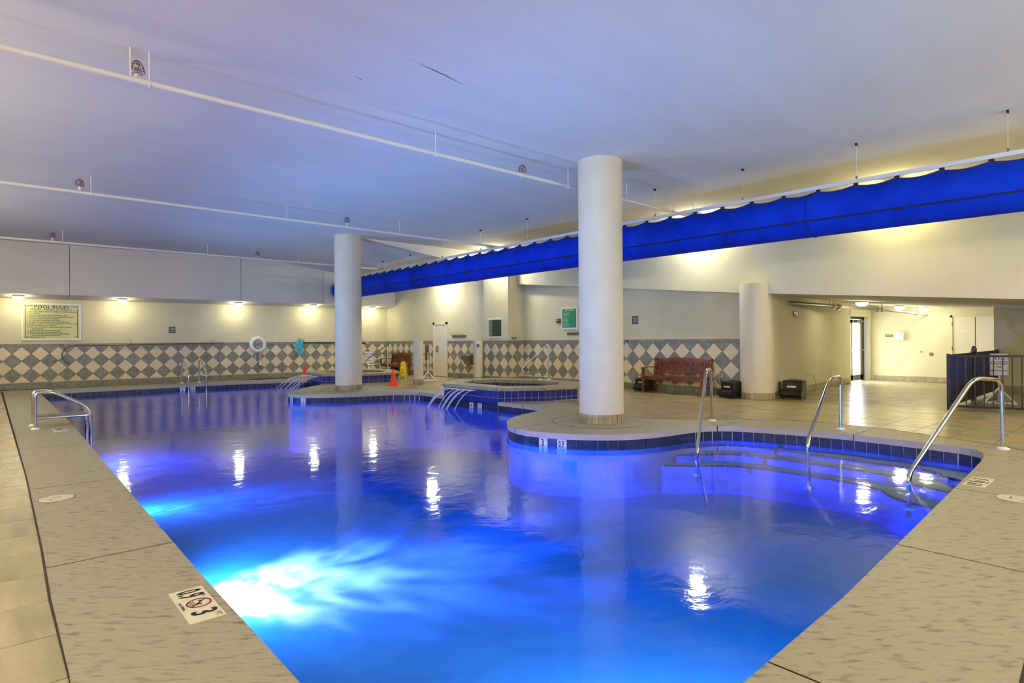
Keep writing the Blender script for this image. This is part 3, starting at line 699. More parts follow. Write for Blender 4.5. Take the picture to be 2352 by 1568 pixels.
o = MB().box(-.05, .05, -.005, 0, -.05, .05).obj('sticker', M_blues, pst); o.location = (-.10, -.125, 1.22); o.rotation_euler = (0, 0, -.9); o['label'] = 'blue and white sticker'
# ------------------------------------------------------------------ blue fabric duct
DX, DR, RZ = 10.14, .36, 3.86
def dx(y): return DX+.0021*(y-8)**2 if y > 8 else DX+.004*(y-8)**2*.9
M_seam = mat('duct_seam', sr(2, 14, 96), None, rough=.8)
duct = thing('fabric_duct', (0, 0, 0), 0, 'long royal blue fabric air duct hanging under the ceiling', 'duct')
clips = [22.2-.555*i for i in range(46)]
ys = []; y = 22.3
while y > -3.2: ys.append(y); y -= .0925
def duct_ring(y, n=32, rad=DR):
    ph = ((22.2-y)/.555) % 1.; sag = .045*math.sin(PI*ph)**1.0; cz = RZ-.075-rad; out = []
    for k in range(n):
        a = PI/2+2*PI*k/n; dzz = -sag*max(0, math.cos(2*PI*k/n))**3+.02*max(0, math.cos(2*PI*k/n))**16
        out.append((dx(y)+rad*math.cos(a), y, cz+rad*math.sin(a)+dzz))
    return out
vs = []; n = 32
for y in ys: vs += duct_ring(y)
mb = MB(); mb.add(vs, [(i*n+k, i*n+n+k, i*n+n+(k+1) % n, i*n+(k+1) % n) for i in range(len(ys)-1) for k in range(n)], True); mb.obj('fabric_tube', M_duct, duct)
ec = MB(); r0 = duct_ring(22.3, 32, DR); r1 = [(p[0], 22.34, p[2]) for p in duct_ring(22.3, 32, DR-.03)]
ec.add(r0+r1, [(k, (k+1) % n, n+(k+1) % n, n+k) for k in range(n)]+[tuple(range(n, 2*n))]); ec.obj('end_cap', M_ductk, duct)
for yy in (22.2, 17.6, 13.0, 8.5, 3.95):
    MB().tube([(dx(yy)+(DR+.001)*math.cos(a), yy, RZ-.075-DR+(DR+.001)*math.sin(a)-.004) for a in [2*PI*k/40 for k in range(40)]], .007, 6, closed=True).obj('seam_ring', M_seam if yy < 22 else M_white, duct)
for sgn, a in ((1, PI+.42), (1, -.42)):
    MB().tube([(dx(yy)+(DR+.002)*math.cos(a), yy, RZ-.075-DR+(DR+.002)*math.sin(a)) for yy in ys[::4]], .013, 6).obj('side_seam', M_ductk, duct)
track = MB()
for a, b in zip(ys[:-4:4], ys[4::4]):
    track.add([(dx(yy)+sx, yy, RZ+zz) for yy in (a, b) for sx, zz in ((-.016, -.03), (.016, -.03), (.016, .03), (-.016, .03))], [(0, 1, 5, 4), (1, 2, 6, 5), (2, 3, 7, 6), (3, 0, 4, 7)])
track.obj('track', M_rail, duct)
cl = MB().box(-.02, .02, -.03, .03, -.06, -.03).mesh('clip', M_ductk)
for y in clips[1:]: link('clip', cl, duct, (dx(y), y, RZ))
for y in (22.0, 18.43, 16.53, 14.62, 12.72, 10.81, 8.9, 7.01, 5.16, 3.32, 1.49, -.4):
    zt = zr(dx(y)) if y > 16 else ZC
    wm = MB().tube([(dx(y), y, RZ+.03), (dx(y), y, zt)], .0035, 5).obj('hanger_wire', M_pipe, duct)
    MB().box(-.03, .03, -.012, .012, -.04, 0).obj('bracket', M_black, duct, (dx(y), y, zt)); MB().box(-.012, .012, -.012, .012, 0, .05).obj('turnbuckle', M_grey, duct, (dx(y), y, RZ+.03))
# ------------------------------------------------------------------ sprinkler pipes
def pipe(Y, z, x0, x1, hang, heads, label, rr=.03):
    t = thing('sprinkler_pipe', (0, 0, 0), 0, label, 'pipe')
    MB().tube([(x0, Y, z), (x1, Y, z)], rr, 12).obj('pipe_run', M_pipe, t)
    for h in hang:
        MB().tube([(h, Y, z), (h, Y, zr(h) if Y > 16 else ZC)], .009, 6).obj('hanger_rod', M_pipe, t)
        MB().tube([(h+0*a, Y+(rr+.006)*math.cos(a), z+(rr+.006)*math.sin(a)) for a in [2*PI*k/14 for k in range(14)]], .007, 6, closed=True).obj('hanger_ring', M_pipe, t)
    for i, (hx, hy, arm) in enumerate(heads):
        MB().tube([(hx-arm, Y, z), (hx-arm*.2, Y-.0+hy*.8, z+.02), (hx, Y+hy, z+.05), (hx, Y+hy, z+.12)], .026, 10).obj('riser_elbow', M_pipe, t)
        hd_ = MB().lathe([(.03, z+.11), (.032, z+.15), (.02, z+.17), (.012, z+.2), (.03, z+.205), (.03, z+.21)], 12, hx, Y+hy).obj('sprinkler_head', M_steel, t)
        cg = MB()
        for k in range(4):
            a0 = PI*k/4; cg.tube([(hx+.07*math.cos(b)*math.cos(a0), Y+hy+.07*math.cos(b)*math.sin(a0), z+.13+.125*math.sin(b)) for b in [PI*q_/12 for q_ in range(13)]], .0035, 5)
        for zz, r2 in ((.135, .07), (.2, .058)): cg.tube([(hx+r2*math.cos(a), Y+hy+r2*math.sin(a), z+zz) for a in [2*PI*k/18 for k in range(18)]], .0035, 5, closed=True)
        cg.obj('guard_cage', mat_cage, t)
    return t
mat_cage = mat('cage_wire', sr(120, 60, 50), None, rough=.5)
pipe(7.15, 4.12, -3.9, 13.2, (-2, 1.29, 4.9, 7.72, 9.4, 11.0, 11.8), ((1.2, .12, .1), (6.8, .2, .2)), 'nearest cream sprinkler pipe under the ceiling with two caged heads')
o = bpy.data.objects['sprinkler_pipe']; MB().tube([(1.12, 7.15, 4.14), (1.12, 7.15, ZC)], .009, 6).obj('hanger_rod', M_pipe, o)
pipe(13.12, 4.12, -3.9, 12.8, (-1, 1.43, 5.0, 7.86, 10.5), ((1.27, .05, .03), (6.45, .04, .02)), 'middle cream sprinkler pipe, second from the camera')
pipe(19.95, 4.12, -3.9, 11.0, (1.54, 5.13, 7.98), ((1.33, .05, .03), (6.65, .04, .02)), 'farthest cream sprinkler pipe beside the soffit')
# thicker pipe in the corridor
cp = thing('corridor_pipe', (0, 0, 0), 0, 'thick painted pipe with couplings under the low corridor ceiling', 'pipe')
ca, cb, cc_, cd = Vector((14.6, 6.34, 2.265)), Vector((17.2, 6.05, 2.24)), Vector((19.2, 5.6, 2.19)), Vector((21.9, 5.15, 2.1))
MB().tube([ca, cb], .055, 14).obj('pipe_run', M_alu, cp); MB().tube([cb, cc_], .04, 14).obj('pipe_run', M_white, cp); MB().tube([cc_, cd], .03, 12).obj('pipe_run', M_pipe, cp)
for q0, rr in ((ca.lerp(cb, .88), .075), (ca.lerp(cb, .99), .085), (cb.lerp(cc_, .9), .065), (cb.lerp(cc_, .99), .06), (cc_.lerp(cd, .75), .045)):
    d = (cb-ca).normalized(); MB().tube([q0-d*.05, q0+d*.05], rr, 14).obj('coupling', M_steel, cp)
for q0 in (ca.lerp(cb, .85), cc_, cc_.lerp(cd, .35), cc_.lerp(cd, .7)): MB().tube([q0, (q0.x, q0.y, zb(q0.y))], .012, 8).obj('hanger_rod', M_pipe, cp)
MB().tube([(x, y, -.0035) for x, y in CONC], .0075, 6, closed=True).obj('expansion_joint', M_fgrout, pool)
for cx_, cy_, r0_ in ((7.88, 6.56, .84), (7.83, 15.94, .8)):      # tooled joint round the column foot
    MB().tube([(cx_+r0_*math.cos(math.radians(a)), cy_+r0_*math.sin(math.radians(a)), -.001) for a in range(95, 275, 6)], .005, 5).obj('tooled_joint', M_fgrout, pool)
# cracks in the ceiling
def crack(pts, w, m, nm='crack'):
    P = [at_z(x, y, ZC-.001) for x, y in pts]; mb = MB(); vs = []
    for i, p in enumerate(P):
        d = (P[min(i+1, len(P)-1)]-P[max(i-1, 0)]).normalized(); s = Vector((-d.y, d.x, 0))*w*math.sin(PI*(i+.4)/len(P)); vs += [p-s, p+s]
    mb.add(vs, [(2*i, 2*i+1, 2*i+3, 2*i+2) for i in range(len(P)-1)]); mb.obj(nm, m, ceiling)
M_crk = mat('crack_dark', sr(80, 78, 84), None, rough=1); M_crw = mat('crack_patch', sr(235, 235, 235), None, rough=.9)  # dark and pale colours of the crack lines
crack([(958, 143), (970, 150), (985, 156), (994, 160), (1003, 164), (1010, 168), (1022, 172), (1035, 180), (1050, 187), (1068, 195)], .009, M_crk)
crack([(940, 136), (945, 139)], .004, M_crk); crack([(815, 175), (826, 181), (833, 184)], .006, M_crk)
crack([(1094, 206), (1112, 215), (1130, 227), (1155, 242)], .004, M_crw); crack([(430, 88), (470, 94), (520, 103), (615, 136)], .004, M_crw)
# ------------------------------------------------------------------ lamps
def dome(loc, label, group, m=None, rr=.15):
    t = thing('dome_light', loc, 0, label, 'lamp', group)
    MB().lathe([(rr*.93, -.055), (rr*.98, -.03), (rr*.98, 0)], 24).obj('housing', M_rail, t)
    MB().lathe([(.002, -.14), (rr*.45, -.132), (rr*.78, -.105), (rr*.95, -.056), (rr*.93, -.045)], 24, cap=False).obj('diffuser', m or M_lamp, t)
    return t
LL = [at_z(39, 683, 2.82), at_z(278, 690, 2.82), at_z(532, 699, 2.82), at_z(703, 704, 2.82), at_z(858, 708, 2.82)]
names = ['dome light above the large pool rules board', 'dome light under the left soffit, just right of the pool rules board', 'dome light under the left soffit, above the far pool ladder', 'dome light under the left soffit, above the blue towel', 'dome light under the soffit right of the slimmer column']
for x, nm in zip((.72, 3.35, 6.95, 9.75, 12.3), names):
    px = x; yy = (sfy(px)+wly(px))/2; dome((px, yy-.08, 2.868), 'lit round ' + nm, 'dome lights along the left soffit')
for (x, y), nm in zip(((17.0, 5.42), (20.3, 5.45), (21.2, 5.05)), ('nearest', 'middle', 'farthest')):
    dome((x, y, zb(y)), 'lit round dome light on the low corridor ceiling, %s of three' % nm, 'dome lights in the corridor')
for (x, y, z), nm in zip(((12.5, 18.6, zr(12.5)), (12.45, 14.9, ZC-.12), (12.95, 7.8, ZC-.12), (12.95, 3.6, ZC-.12)), ('far end', 'pilaster', 'column', 'near end')):
    dome((x, y, z), 'lit dome light hidden above the blue duct near the ' + nm, 'dome lights behind the duct', m=M_lamp2 if y < 5 else M_lamp3, rr=.17)
# ------------------------------------------------------------------ rails
def chain(pts, m=6):      # round the corners of a polyline
    P = [Vector(p) for p in pts]; r_ = [P[0]]
    for a, b, c in zip(P[:-2], P[1:-1], P[2:]):
        k = min((b-a).length, (c-b).length)*.42; k = min(k, .16); s = b+(a-b).normalized()*k; e = b+(c-b).normalized()*k
        for i in range(m+1): t = i/m; r_.append(s*(1-t)**2+b*2*t*(1-t)+e*t*t)
    return r_+[P[-1]]
def flange(mb, p, z): mb.lathe([(.065, z), (.065, z+.012), (.03, z+.03)], 18, p[0], p[1])
def px_rail(pts2, base_px, foot2, zfoot=0.):
    pass
def plane_pts(pix, a, b): return [at_P(x, y, a, b) for x, y in pix]
# stair rails
def rail(name, label, deck, waterp, pix, sink=.6):
    a = (deck.x, deck.y); b = (waterp.x, waterp.y)
    P = [Vector((deck.x, deck.y, 0))]+plane_pts(pix, a, b); l = P[-1]; P.append(Vector((l.x, l.y, -sink)))
    t = thing(name, (0, 0, 0), 0, label, 'handrail')
    MB().tube(chain(P), .024, 14).obj('rail_tube', M_steel, t)
    mb = MB(); flange(mb, deck, 0); mb.obj('flange', M_white, t)
    mb = MB(); flange(mb, l, -sink+.08); mb.obj('flange', M_white, t)
    return t
rail('handrail', 'left stainless handrail at the pool stairs, nearest the big column', at_z(1636, 966), at_z(1600, 1040, -.2), [(1632, 846), (1622, 850), (1607, 985), (1600, 1040)])
rail('handrail', 'middle stainless handrail of the three at the pool stairs', at_z(1931, 986), at_z(1857, 1072, -.2), [(1931, 864), (1907, 868), (1855, 1012), (1857, 1072)], .55)
rail('handrail', 'largest stainless handrail at the pool corner in front of the black fence', at_z(2304, 1031), at_z(2087, 1104, -.2), [(2301, 872), (2236, 868), (2093, 1080), (2087, 1104)])
# tub rails
def tubrail(label, post, bend, pix, z0):
    a = (post.x, post.y); b = (bend.x, bend.y); P = [Vector((post.x, post.y, z0))]+plane_pts(pix, a, b)
    l = P[-1]; P.append(Vector((l.x, l.y, z0-.02)))
    t = thing('tub_handrail', (0, 0, 0), 0, label, 'handrail'); MB().tube(chain(P), .022, 12).obj('rail_tube', M_steel, t)
    mb = MB(); flange(mb, post, z0); flange(mb, l, z0); mb.obj('flange', M_white, t)
tubrail('bent stainless handrail standing on the nearer hot tub', at_z(1260.5, 872, .325), at_z(1239.5, 872, .325), [(1260, 796), (1252, 796), (1198, 848), (1206, 857.5), (1238, 854.5), (1240.5, 866)], .325)
tubrail('bent stainless handrail standing on the farther hot tub', at_z(891, 849.5, .325), at_z(874, 849, .325), [(890.5, 798), (886, 794), (839, 828), (843, 838), (872, 835), (874.5, 845)], .325)
# ladders
def ladder(label, x, y, rotz, w, out, h, front, depth=-.9):
    """local x across, local -y towards the water"""
    t = thing('pool_ladder', (x, y, 0), rotz, label, 'ladder')
    for s in (-1, 1):
        P = [(s*w/2, 0, 0), (s*w/2, 0, h), (s*w/2, -.22, h), (s*w/2, -out, h*.48), (s*w/2, -out, depth)]
        MB().tube(chain(P, 8), .024, 14).obj('side_rail', M_steel, t)
        mb = MB(); flange(mb, (s*w/2, 0), 0); mb.obj('flange', M_white, t)
    for z in (-.35, -.65): MB().box(-w/2, w/2, -out-.05, -out+.04, z, z+.03).obj('step', M_white, t)
    return t
l1 = ladder('stainless pool ladder with grab rails on the left pool deck', .585, 12.67, PI/2, .56, .74, .60, 0)
for s in (-1, 1): MB().tube([(s*.25, 0, .17), (s*.25, -.74, .17)], .02, 10).obj('cross_bar', M_steel, l1)
MB().box(.02, .24, -.72, -.02, .165, .178).obj('tread_plate', M_grey, l1)
l2 = ladder('distant stainless ladder at the far edge below the patterned wall', 5.28, 22.75, 0, .54, .9, .78, 0)
for s in (-1, 1): MB().tube([(s*.27, 0, .25), (s*.27, -.9, .25)], .015, 8).obj('cross_bar', M_steel, l2)
# ------------------------------------------------------------------ deck markers and skimmer lids
def deck_marker(cx, cy, rotz, s, lab):
    t = thing('depth_marker', (cx, cy, 0), rotz, lab, 'floor marker')
    for i, (x0_, x1_) in enumerate(((-.235, -.08), (-.077, .077), (.08, .235))): MB().box(x0_, x1_, -.085, .085, -.003, .004).obj('marker_tile', M_mark, t)
    mb = MB(); text_mb(mb, '0.9', .17, -.155, -.0, sx=.55, bold=.004); text_mb(mb, 'M', .035, -.095, .055); text_mb(mb, '3', .17, .135, 0, sx=.8, bold=.004); text_mb(mb, 'FT', .04, .2, .055)
    text_mb(mb, 'NO DIVING', .022, 0, -.07, bold=.0005); mb.v = [(v[0], v[2], .0052) for v in mb.v]; mb.obj('numeral', M_ink, t)
    rg = MB(); n = 32
    rg.add([(rr*math.cos(2*PI*k/n), .012+rr*math.sin(2*PI*k/n), .0054) for rr in (.052, .062) for k in range(n)], [(k, (k+1) % n, n+(k+1) % n, n+k) for k in range(n)])
    rg.add([(-.042, .048, .0054), (-.036, .054, .0054), (.042, -.03, .0054), (.036, -.036, .0054)], [(0, 1, 2, 3)]); rg.obj('prohibition_ring', M_inkr, t)
    fg = MB()
    for a, b in (((-.02, .03), (.01, .01)), ((.01, .01), (.03, .02)), ((.01, .01), (.025, -.005)), ((-.02, .03), (-.03, .015))):
        fg.tube([(a[0], a[1], .0052), (b[0], b[1], .0052)], .0028, 5)
    for k in range(3): fg.tube([(-.035+.01*q_, -.012-.01*k+.003*(q_ % 2), .0052) for q_ in range(7)], .0015, 4)
    fg.obj('diver_pictogram', M_ink, t)
    return t
deck_marker(.83, 3.49, -PI/2, 1, 'depth tiles reading 3 FT and no diving on the near left coping')
deck_marker(7.14, 1.27, 0, 1, 'depth tiles reading 3 FT on the right coping near the stairs')
deck_marker(.87, 12.0, -PI/2, 1, 'worn depth tiles on the coping below the left ladder')
def lid(x, y, label):
    t = thing('skimmer_hatch', (x, y, 0), 0, label, 'lid'); MB().lathe([(.13, .0), (.128, .006), (.12, .007)], 32).obj('cover', M_lid, t)
    MB().lathe([(.138, -.0), (.138, .003)], 32).obj('rim', M_grout, t); MB().box(-.03, .03, .02, .032, .006, .0085).obj('finger_slot', M_ink, t); MB().lathe([(.008, .006), (.008, .009)], 8, -.05, -.06).obj('screw', M_ink, t)
lid(.465, 6.72, 'round pale skimmer lid in the left coping'); lid(6.62, .93, 'round pale skimmer lid at the right edge of the coping')
# ------------------------------------------------------------------ signs on the walls
def sign(name, label, cat, loc, rotz, w, h, frame_m, board_m, lines, fw=.0, ink=M_ink, group=None, th=.02, pos=None):
    t = thing(name, loc, rotz, label, cat, group)
    if fw:
        for a in ((-w/2, -w/2+fw, -h/2, h/2), (w/2-fw, w/2, -h/2, h/2), (-w/2+fw, w/2-fw, h/2-fw, h/2), (-w/2+fw, w/2-fw, -h/2, -h/2+fw)): MB().box(a[0], a[1], -th, 0, a[2], a[3]).obj('frame_bar', frame_m, t)
    MB().box(-w/2+fw, w/2-fw, -th*.6, 0, -h/2+fw, h/2-fw).obj('board', board_m, t)
    if lines:
        mb = MB()
        for (s, size, x, z, al, sx) in lines: text_mb(mb, s, size, x, z, al, sx, size*.012, y=-th*.6-.002)
        mb.obj('lettering', ink, t)
    return t
def onL(px, py): return at_P(px, py, WA, WB)
def Lx(px0, px1, py0, py1):
    a, b = onL(px0, py0), onL(px1, py1); return (a+b)/2, (Vector((b.x, b.y))-Vector((a.x, a.y))).length, abs(a.z-b.z)
c, w, h = Lx(49, 186, 695, 780.5); w_, h_ = w, h
rules = ['1. NO LIFEGUARD ON DUTY. SWIM AT YOUR OWN RISK.', '2. NO DIVING.', '3. Everyone must shower before entering the pool.', '4. Children 14 and under must be accompanied by an adult.', '5. Pool use limited to owners and guests.', '6. No running or rough play in pool area.',
         '7. No glass containers allowed in or around pool area.', '8. No pets or animals of any kind allowed in or around pool area.', '9. Proper bathing suits are required.', '10. Pool may be closed for cleaning and water treatment', '        when necessary.', '11. Poolside furniture cannot be reserved.',
         '12. Babies must wear protective swimwear.', '13. Anyone with diarrhea, skin diseases, open lesions,', '        etc. shall be excluded from the pool.', '14. Bathing loads 100.']
lines = [('POOL RULES', .135, 0, h/2-.115, 'CENTER', 1.15), ('HOURS - 7:00 a.m. to 11:00 p.m.', .075, 0, h/2-.2, 'CENTER', 1.05)] + [(s, .057, -w/2+.13, h/2-.27-.0535*i, 'LEFT', .86) for i, s in enumerate(rules)]
t = sign('rules_board', 'large white framed sage green POOL RULES board on the left wall', 'sign', c+Vector((0, -.0, 0)), WPH, w, h, M_white, M_sage, lines, .04, M_inkd, th=.035)
mb = MB()
for x in (-w/2+.09, w/2-.09): mb.box(x-.008, x+.008, -.024, -.022, -h/2+.08, h/2-.16)
for x in (-1, 1): mb.box(x*(w/2-.16)-(.12 if x > 0 else 0), x*(w/2-.16)+(0 if x > 0 else .12), -.024, -.022, h/2-.085, h/2-.07)
for sx in (-1, 1):
    for sz in (-1, 1):
        for k in range(3): mb.tube([(sx*(w/2-.1+.03*math.sin(k)), -.023, sz*(h/2-.1)), (sx*(w/2-.1-.05*(k-.5)), -.023, sz*(h/2-.07-.02*k))], .006, 4)
mb.obj('border_ornament', M_inkd, t)
def small(name, label, px0, px1, py0, py1, wall, fm, bm_, lines, fw=0., ink=M_inkw, cat='sign', group=None, th=.015):
    if wall == 'L': c, w, h = Lx(px0, px1, py0, py1); rz = WPH
    elif wall[0] == 'X':
        X = float(wall[1:]); a, b = at_X(px0, py0, X), at_X(px1, py1, X); c = (a+b)/2; w = abs(a.y-b.y); h = abs(a.z-b.z); rz = -PI/2
    elif wall[0] == 'Y':
        Y = float(wall[1:]); a, b = at_Y(px0, py0, Y), at_Y(px1, py1, Y); c = (a+b)/2; w = abs(a.x-b.x); h = abs(a.z-b.z); rz = 0
    ls = [(s, k*h, x*w, z*h, al, sx) for s, k, x, z, al, sx in lines]
    return sign(name, label, cat, c, rz, w, h, fm, bm_, ls, fw, ink, group, th)
gl = [('No Throwing', .2, 0, .22, 'CENTER', .72), ('of Objects', .2, 0, 0, 'CENTER', .72), ('in Pool Area', .2, 0, -.22, 'CENTER', .72)]
small('wall_sign', 'small dark green sign above the long pole on the left wall', 388, 403, 750, 764.5, 'L', M_green, M_green, gl)
small('wall_sign', 'grey green sign high on the wall above the nearer bench', 1452, 1466, 726, 744, 'X13.6', M_grn3, M_grn3, gl)
dg = [(('No glass, food or pets allowed', 'Shower before entering tub', 'Children must be supervised', 'No diving or running', 'Maximum time 15 minutes')[i % 5], .042, -.42, .43-.043*i, 'LEFT', .62-.05*(i % 3)) for i in range(20)]
small('rules_board', 'white framed dark green notice with dense small text on the pilaster', 1121, 1154.5, 732, 775, 'X12.88', M_white, M_green, dg, .045, M_inkw)
hl = [('HOT TUB RULES', .12, 0, .36, 'CENTER', .62)] + [(s, .058, -.38, .24-.066*i, 'LEFT', .6) for i, s in enumerate(['- No glass in or around hot tub', '- Shower before entering', '- Children under 12 not allowed', '  in hot tub', '- No alcohol allowed', '- Limit use to 15 minutes', '- Maximum 8 persons', '- No diving or jumping', '- Pregnant women should not use', '- No pets allowed'])]
small('rules_board', 'white framed bright green HOT TUB RULES board', 1289.5, 1327, 706.5, 755.5, 'X13.6', M_white, M_green2, hl, .05, M_inkw)
small('wall_sign', 'tiny brown SHOWERS sign on the shaded pilaster side', 1175, 1186.5, 774.5, 779, 'Y14.67', M_grn3, M_grn3, [('NO DIVING', .6, 0, 0, 'CENTER', .75)])
small('wall_sign', 'dark sign left of the white dispenser on the corridor end wall', 2033, 2050.5, 768, 773, 'X21.95', M_grn3, M_grn3, [('BREEZEWAY', .55, 0, 0, 'CENTER', .85)])
def restroom(label, *a):
    t = small('restroom_sign', label, *a, M_blues, M_blues, [('WOMEN', .13, 0, -.36, 'CENTER', .8)]); return t
for lab, a in (('blue restroom sign beside the white door in the far wall', (1031, 1036.5, 785, 797.5, 'X13.25')), ('blue accessible restroom sign on the wall left of the nearer bench', (1437.5, 1447, 781.5, 799, 'X13.6'))):
    t = restroom(lab, *a); bb = [o for o in t.children if o.name.startswith('board')][0]; mb = MB(); y = -.012
    W_ = .12
    mb.lathe([(.012, 0), (.012, .001)], 12); mb.v = [(v[0]-.05, y-.001, v[1]+.085) for v in mb.v]
    mb.box(-.065, -.035, y-.001, y, -.005, .07); mb.box(-.06, -.052, y-.001, y, -.05, -.005); mb.box(-.048, -.04, y-.001, y, -.05, -.005)
    mb.tube([(.03+.028*math.cos(a_), y-.001, -.015+.028*math.sin(a_)) for a_ in [2*PI*k/18 for k in range(18)]], .004, 4, closed=True)
    mb.box(.015, .023, y-.001, y, -.01, .06); mb.box(.015, .05, y-.001, y, .0, .008); mb.box(.012, .026, y-.001, y, .065, .08); mb.obj('pictogram', M_inkw, t)
# hook racks
def hooks(label, px0, px1, py0, py1, X, k):
    a, b = at_X(px0, py0, X), at_X(px1, py1, X); w = a.y-b.y; t = thing('hook_rack', (X, a.y, (a.z+b.z)/2-.03), -PI/2, label, 'hook rack'); MB().box(0, w, -.02, 0, -.05, .03).obj('back_plate', M_grey, t)
    for i in range(k):
        x = w*(i+.5)/k; MB().tube([(x, -.02, .0), (x, -.06, 0.01), (x-.1, -.12, .13)], .006, 6).obj('hook', M_grey, t); MB().tube([(x, -.02, -.03), (x, -.05, -.05), (x, -.055, -.02)], .005, 6).obj('hook', M_grey, t)
hooks('metal coat hook rack above the drinking fountain', 1039, 1071, 765, 774, 13.25, 6)
hooks('metal coat hook rack under the hot tub rules board', 1303, 1352, 757, 769, 13.6, 6)
# alarm, switch, outlets, buttons, dispenser
def wallbox(name, label, cat, px0, px1, py0, py1, wall, m, d=.03, extra=None):
    t = small(name, label, px0, px1, py0, py1, wall, m, m, [], cat=cat, th=d/.6); b = [o for o in t.children][0]; b.name = 'housing'; bevel(b, .006); return t
t = wallbox('fire_alarm', 'red and white fire alarm left of the hot tub rules board', 'alarm', 1279.5, 1288, 732, 741.5, 'X13.6', M_red, .05); MB().box(-.05, .03, -.056, -.05, .01, .04).obj('strobe_lens', M_white, t)
t = wallbox('fire_alarm', 'red fire strobe below the corridor pipe', 'alarm', 1819, 1829, 715, 727, 'Y6.36', M_red, .05); MB().box(-.02, .03, -.07, -.05, -.05, -.0).obj('strobe_lens', M_white, t)
t = wallbox('light_switch', 'white light switch on the tiled pilaster side', 'switch', 1178, 1181.5, 796, 804, 'Y14.66', M_white, .02); MB().box(-.008, .008, -.028, -.02, -.015, .015).obj('rocker', M_rail, t)
ot = wallbox('power_outlet', 'white double outlet with cords on the tiled wall by the nearer bench', 'outlet', 1652.5, 1659, 857.5, 869, 'X13.59', M_white, .02)
for z in (-.03, .03): MB().box(-.015, .015, -.045, -.02, z-.015, z+.015).obj('plug', M_ink, ot)
ot2 = wallbox('power_outlet', 'white outlet with a hanging cord on the corridor wall', 'outlet', 1843.5, 1846.5, 852, 861, 'Y6.42', M_white, .02); MB().box(-.012, .012, -.05, -.02, -.03, 0).obj('plug', M_cord, ot2)
t = wallbox('dispenser', 'white wall dispenser on the corridor end wall', 'dispenser', 2060, 2077, 762, 781, 'X21.95', M_white, .1); MB().box(-.07, .07, -.108, -.1, -.02, .12).obj('cover', M_rail, t); MB().box(-.04, .04, -.112, -.1, -.08, -.05).obj('nozzle', M_rail, t)
def knob(label, px, py, X, r1, m):
    p = at_X(px, py, X); t = thing('door_bumper', p, -PI/2, label, 'button'); mb = MB().lathe([(r1, 0), (r1, .02), (r1*.5, .025)], 16); mb.v = [(v[0], -v[2], v[1]) for v in mb.v]; mb.obj('disc', m, t)
    mb = MB().lathe([(r1*.4, .02), (r1*.4, .034)], 12); mb.v = [(v[0], -v[2], v[1]) for v in mb.v]; mb.obj('cap', M_cface, t)
knob('small dark round wall button on the corridor end wall', 2138.5, 813, 21.95, .05, M_brown); knob('pale round patch plate left of the dark button', 2113.5, 807, 21.95, .04, M_wall)
# cords
def cord(host, pts, m=M_cord, rr=.007):
    B = [o for o in bpy.data.objects if o.name.startswith('floor_blower')]; b = B[host]; Mi = (Matrix.Translation(b.location) @ b.rotation_euler.to_matrix().to_4x4() @ Matrix.Diagonal((*b.scale, 1))).inverted()
    return MB().tube([Mi @ p for p in chain(pts, 5)], rr, 6).obj('power_cord', m, b)
# ------------------------------------------------------------------ left wall equipment
# shepherd crook pole
def wallpt(px, py, off): p = onL(px, py); return Vector((p.x, p.y-off, p.z))
t = thing('rescue_pole', (0, 0, 0), 0, 'long rescue pole with curved crook hung along the left wall', 'pole')
pa = wallpt(162, 793.5, .06); pb = wallpt(513, 787, .06)
MB().tube([pa, pa.lerp(pb, .42)], .016, 8).obj('upper_section', M_alu, t); MB().tube([pa.lerp(pb, .42), pb], .02, 8).obj('lower_section', M_grey, t)
hk = [(162, 793.5), (150, 799), (143, 808), (141, 817), (144, 825), (151, 831), (160, 835)]
MB().tube(chain([wallpt(x, y, .06) for x, y in hk], 3), .013, 8).obj('crook', mat('crook_paint', sr(70, 84, 104), None, rough=.4), t)
for px in (299.5, 487.5):
    p = wallpt(px, 790, .0); MB().tube([(p.x, p.y, p.z+.16), (p.x, p.y-.03, p.z+.14), (p.x, p.y-.03, p.z+.02), (p.x, p.y-.09, p.z-.02), (p.x, p.y-.1, p.z+.03)], .008, 6).obj('wall_hook', M_grey, t)
t = thing('skimmer_pole', (0, 0, 0), 0, 'dark pole on hooks along the left wall behind the slimmer column', 'pole')
pa = wallpt(690, 786.5, .06); pb = wallpt(846, 787.5, .06); MB().tube([pa, pb], .02, 8).obj('shaft', M_black, t); p9 = wallpt(838, 787.5, .06); MB().tube([p9, pb], .024, 8).obj('end_grip', M_rail, t)
for px in (698, 832.5):
    p = wallpt(px, 789, .0); MB().tube([(p.x, p.y, p.z+.2), (p.x, p.y-.03, p.z+.18), (p.x, p.y-.03, p.z+.02), (p.x, p.y-.09, p.z)], .008, 6).obj('wall_hook', M_grey, t)
# life ring
lc = wallpt(591, 791, .07); t = thing('life_ring', lc, WPH, 'white life ring with coiled rope hung on the left wall', 'life ring')
R1 = .235; mb = MB().tube([(R1*math.cos(a), 0, R1*math.sin(a)) for a in [2*PI*k/40 for k in range(40)]], .075, 16, closed=True); mb.obj('ring', M_white, t)
cl_ = MB()
for k in range(9):
    a0 = random.uniform(0, 6.28); cl_.tube([((.07+.05*math.sin(k))*math.cos(a0+a)+.02*math.cos(k*2), -.02-.008*k, (.11+.03*math.cos(k))*math.sin(a0+a)) for a in [2*PI*q_/16 for q_ in range(16)]], .007, 5, closed=True)
cl_.obj('coiled_rope', M_rope, t)
MB().tube(chain([(-.05, -.03, -.25), (-.1, -.03, -.42), (-.09, -.03, -.62), (-.02, -.03, -.68), (.04, -.03, -.6), (.05, -.03, -.25)], 4), .007, 6).obj('rope_loop', M_rope, t)
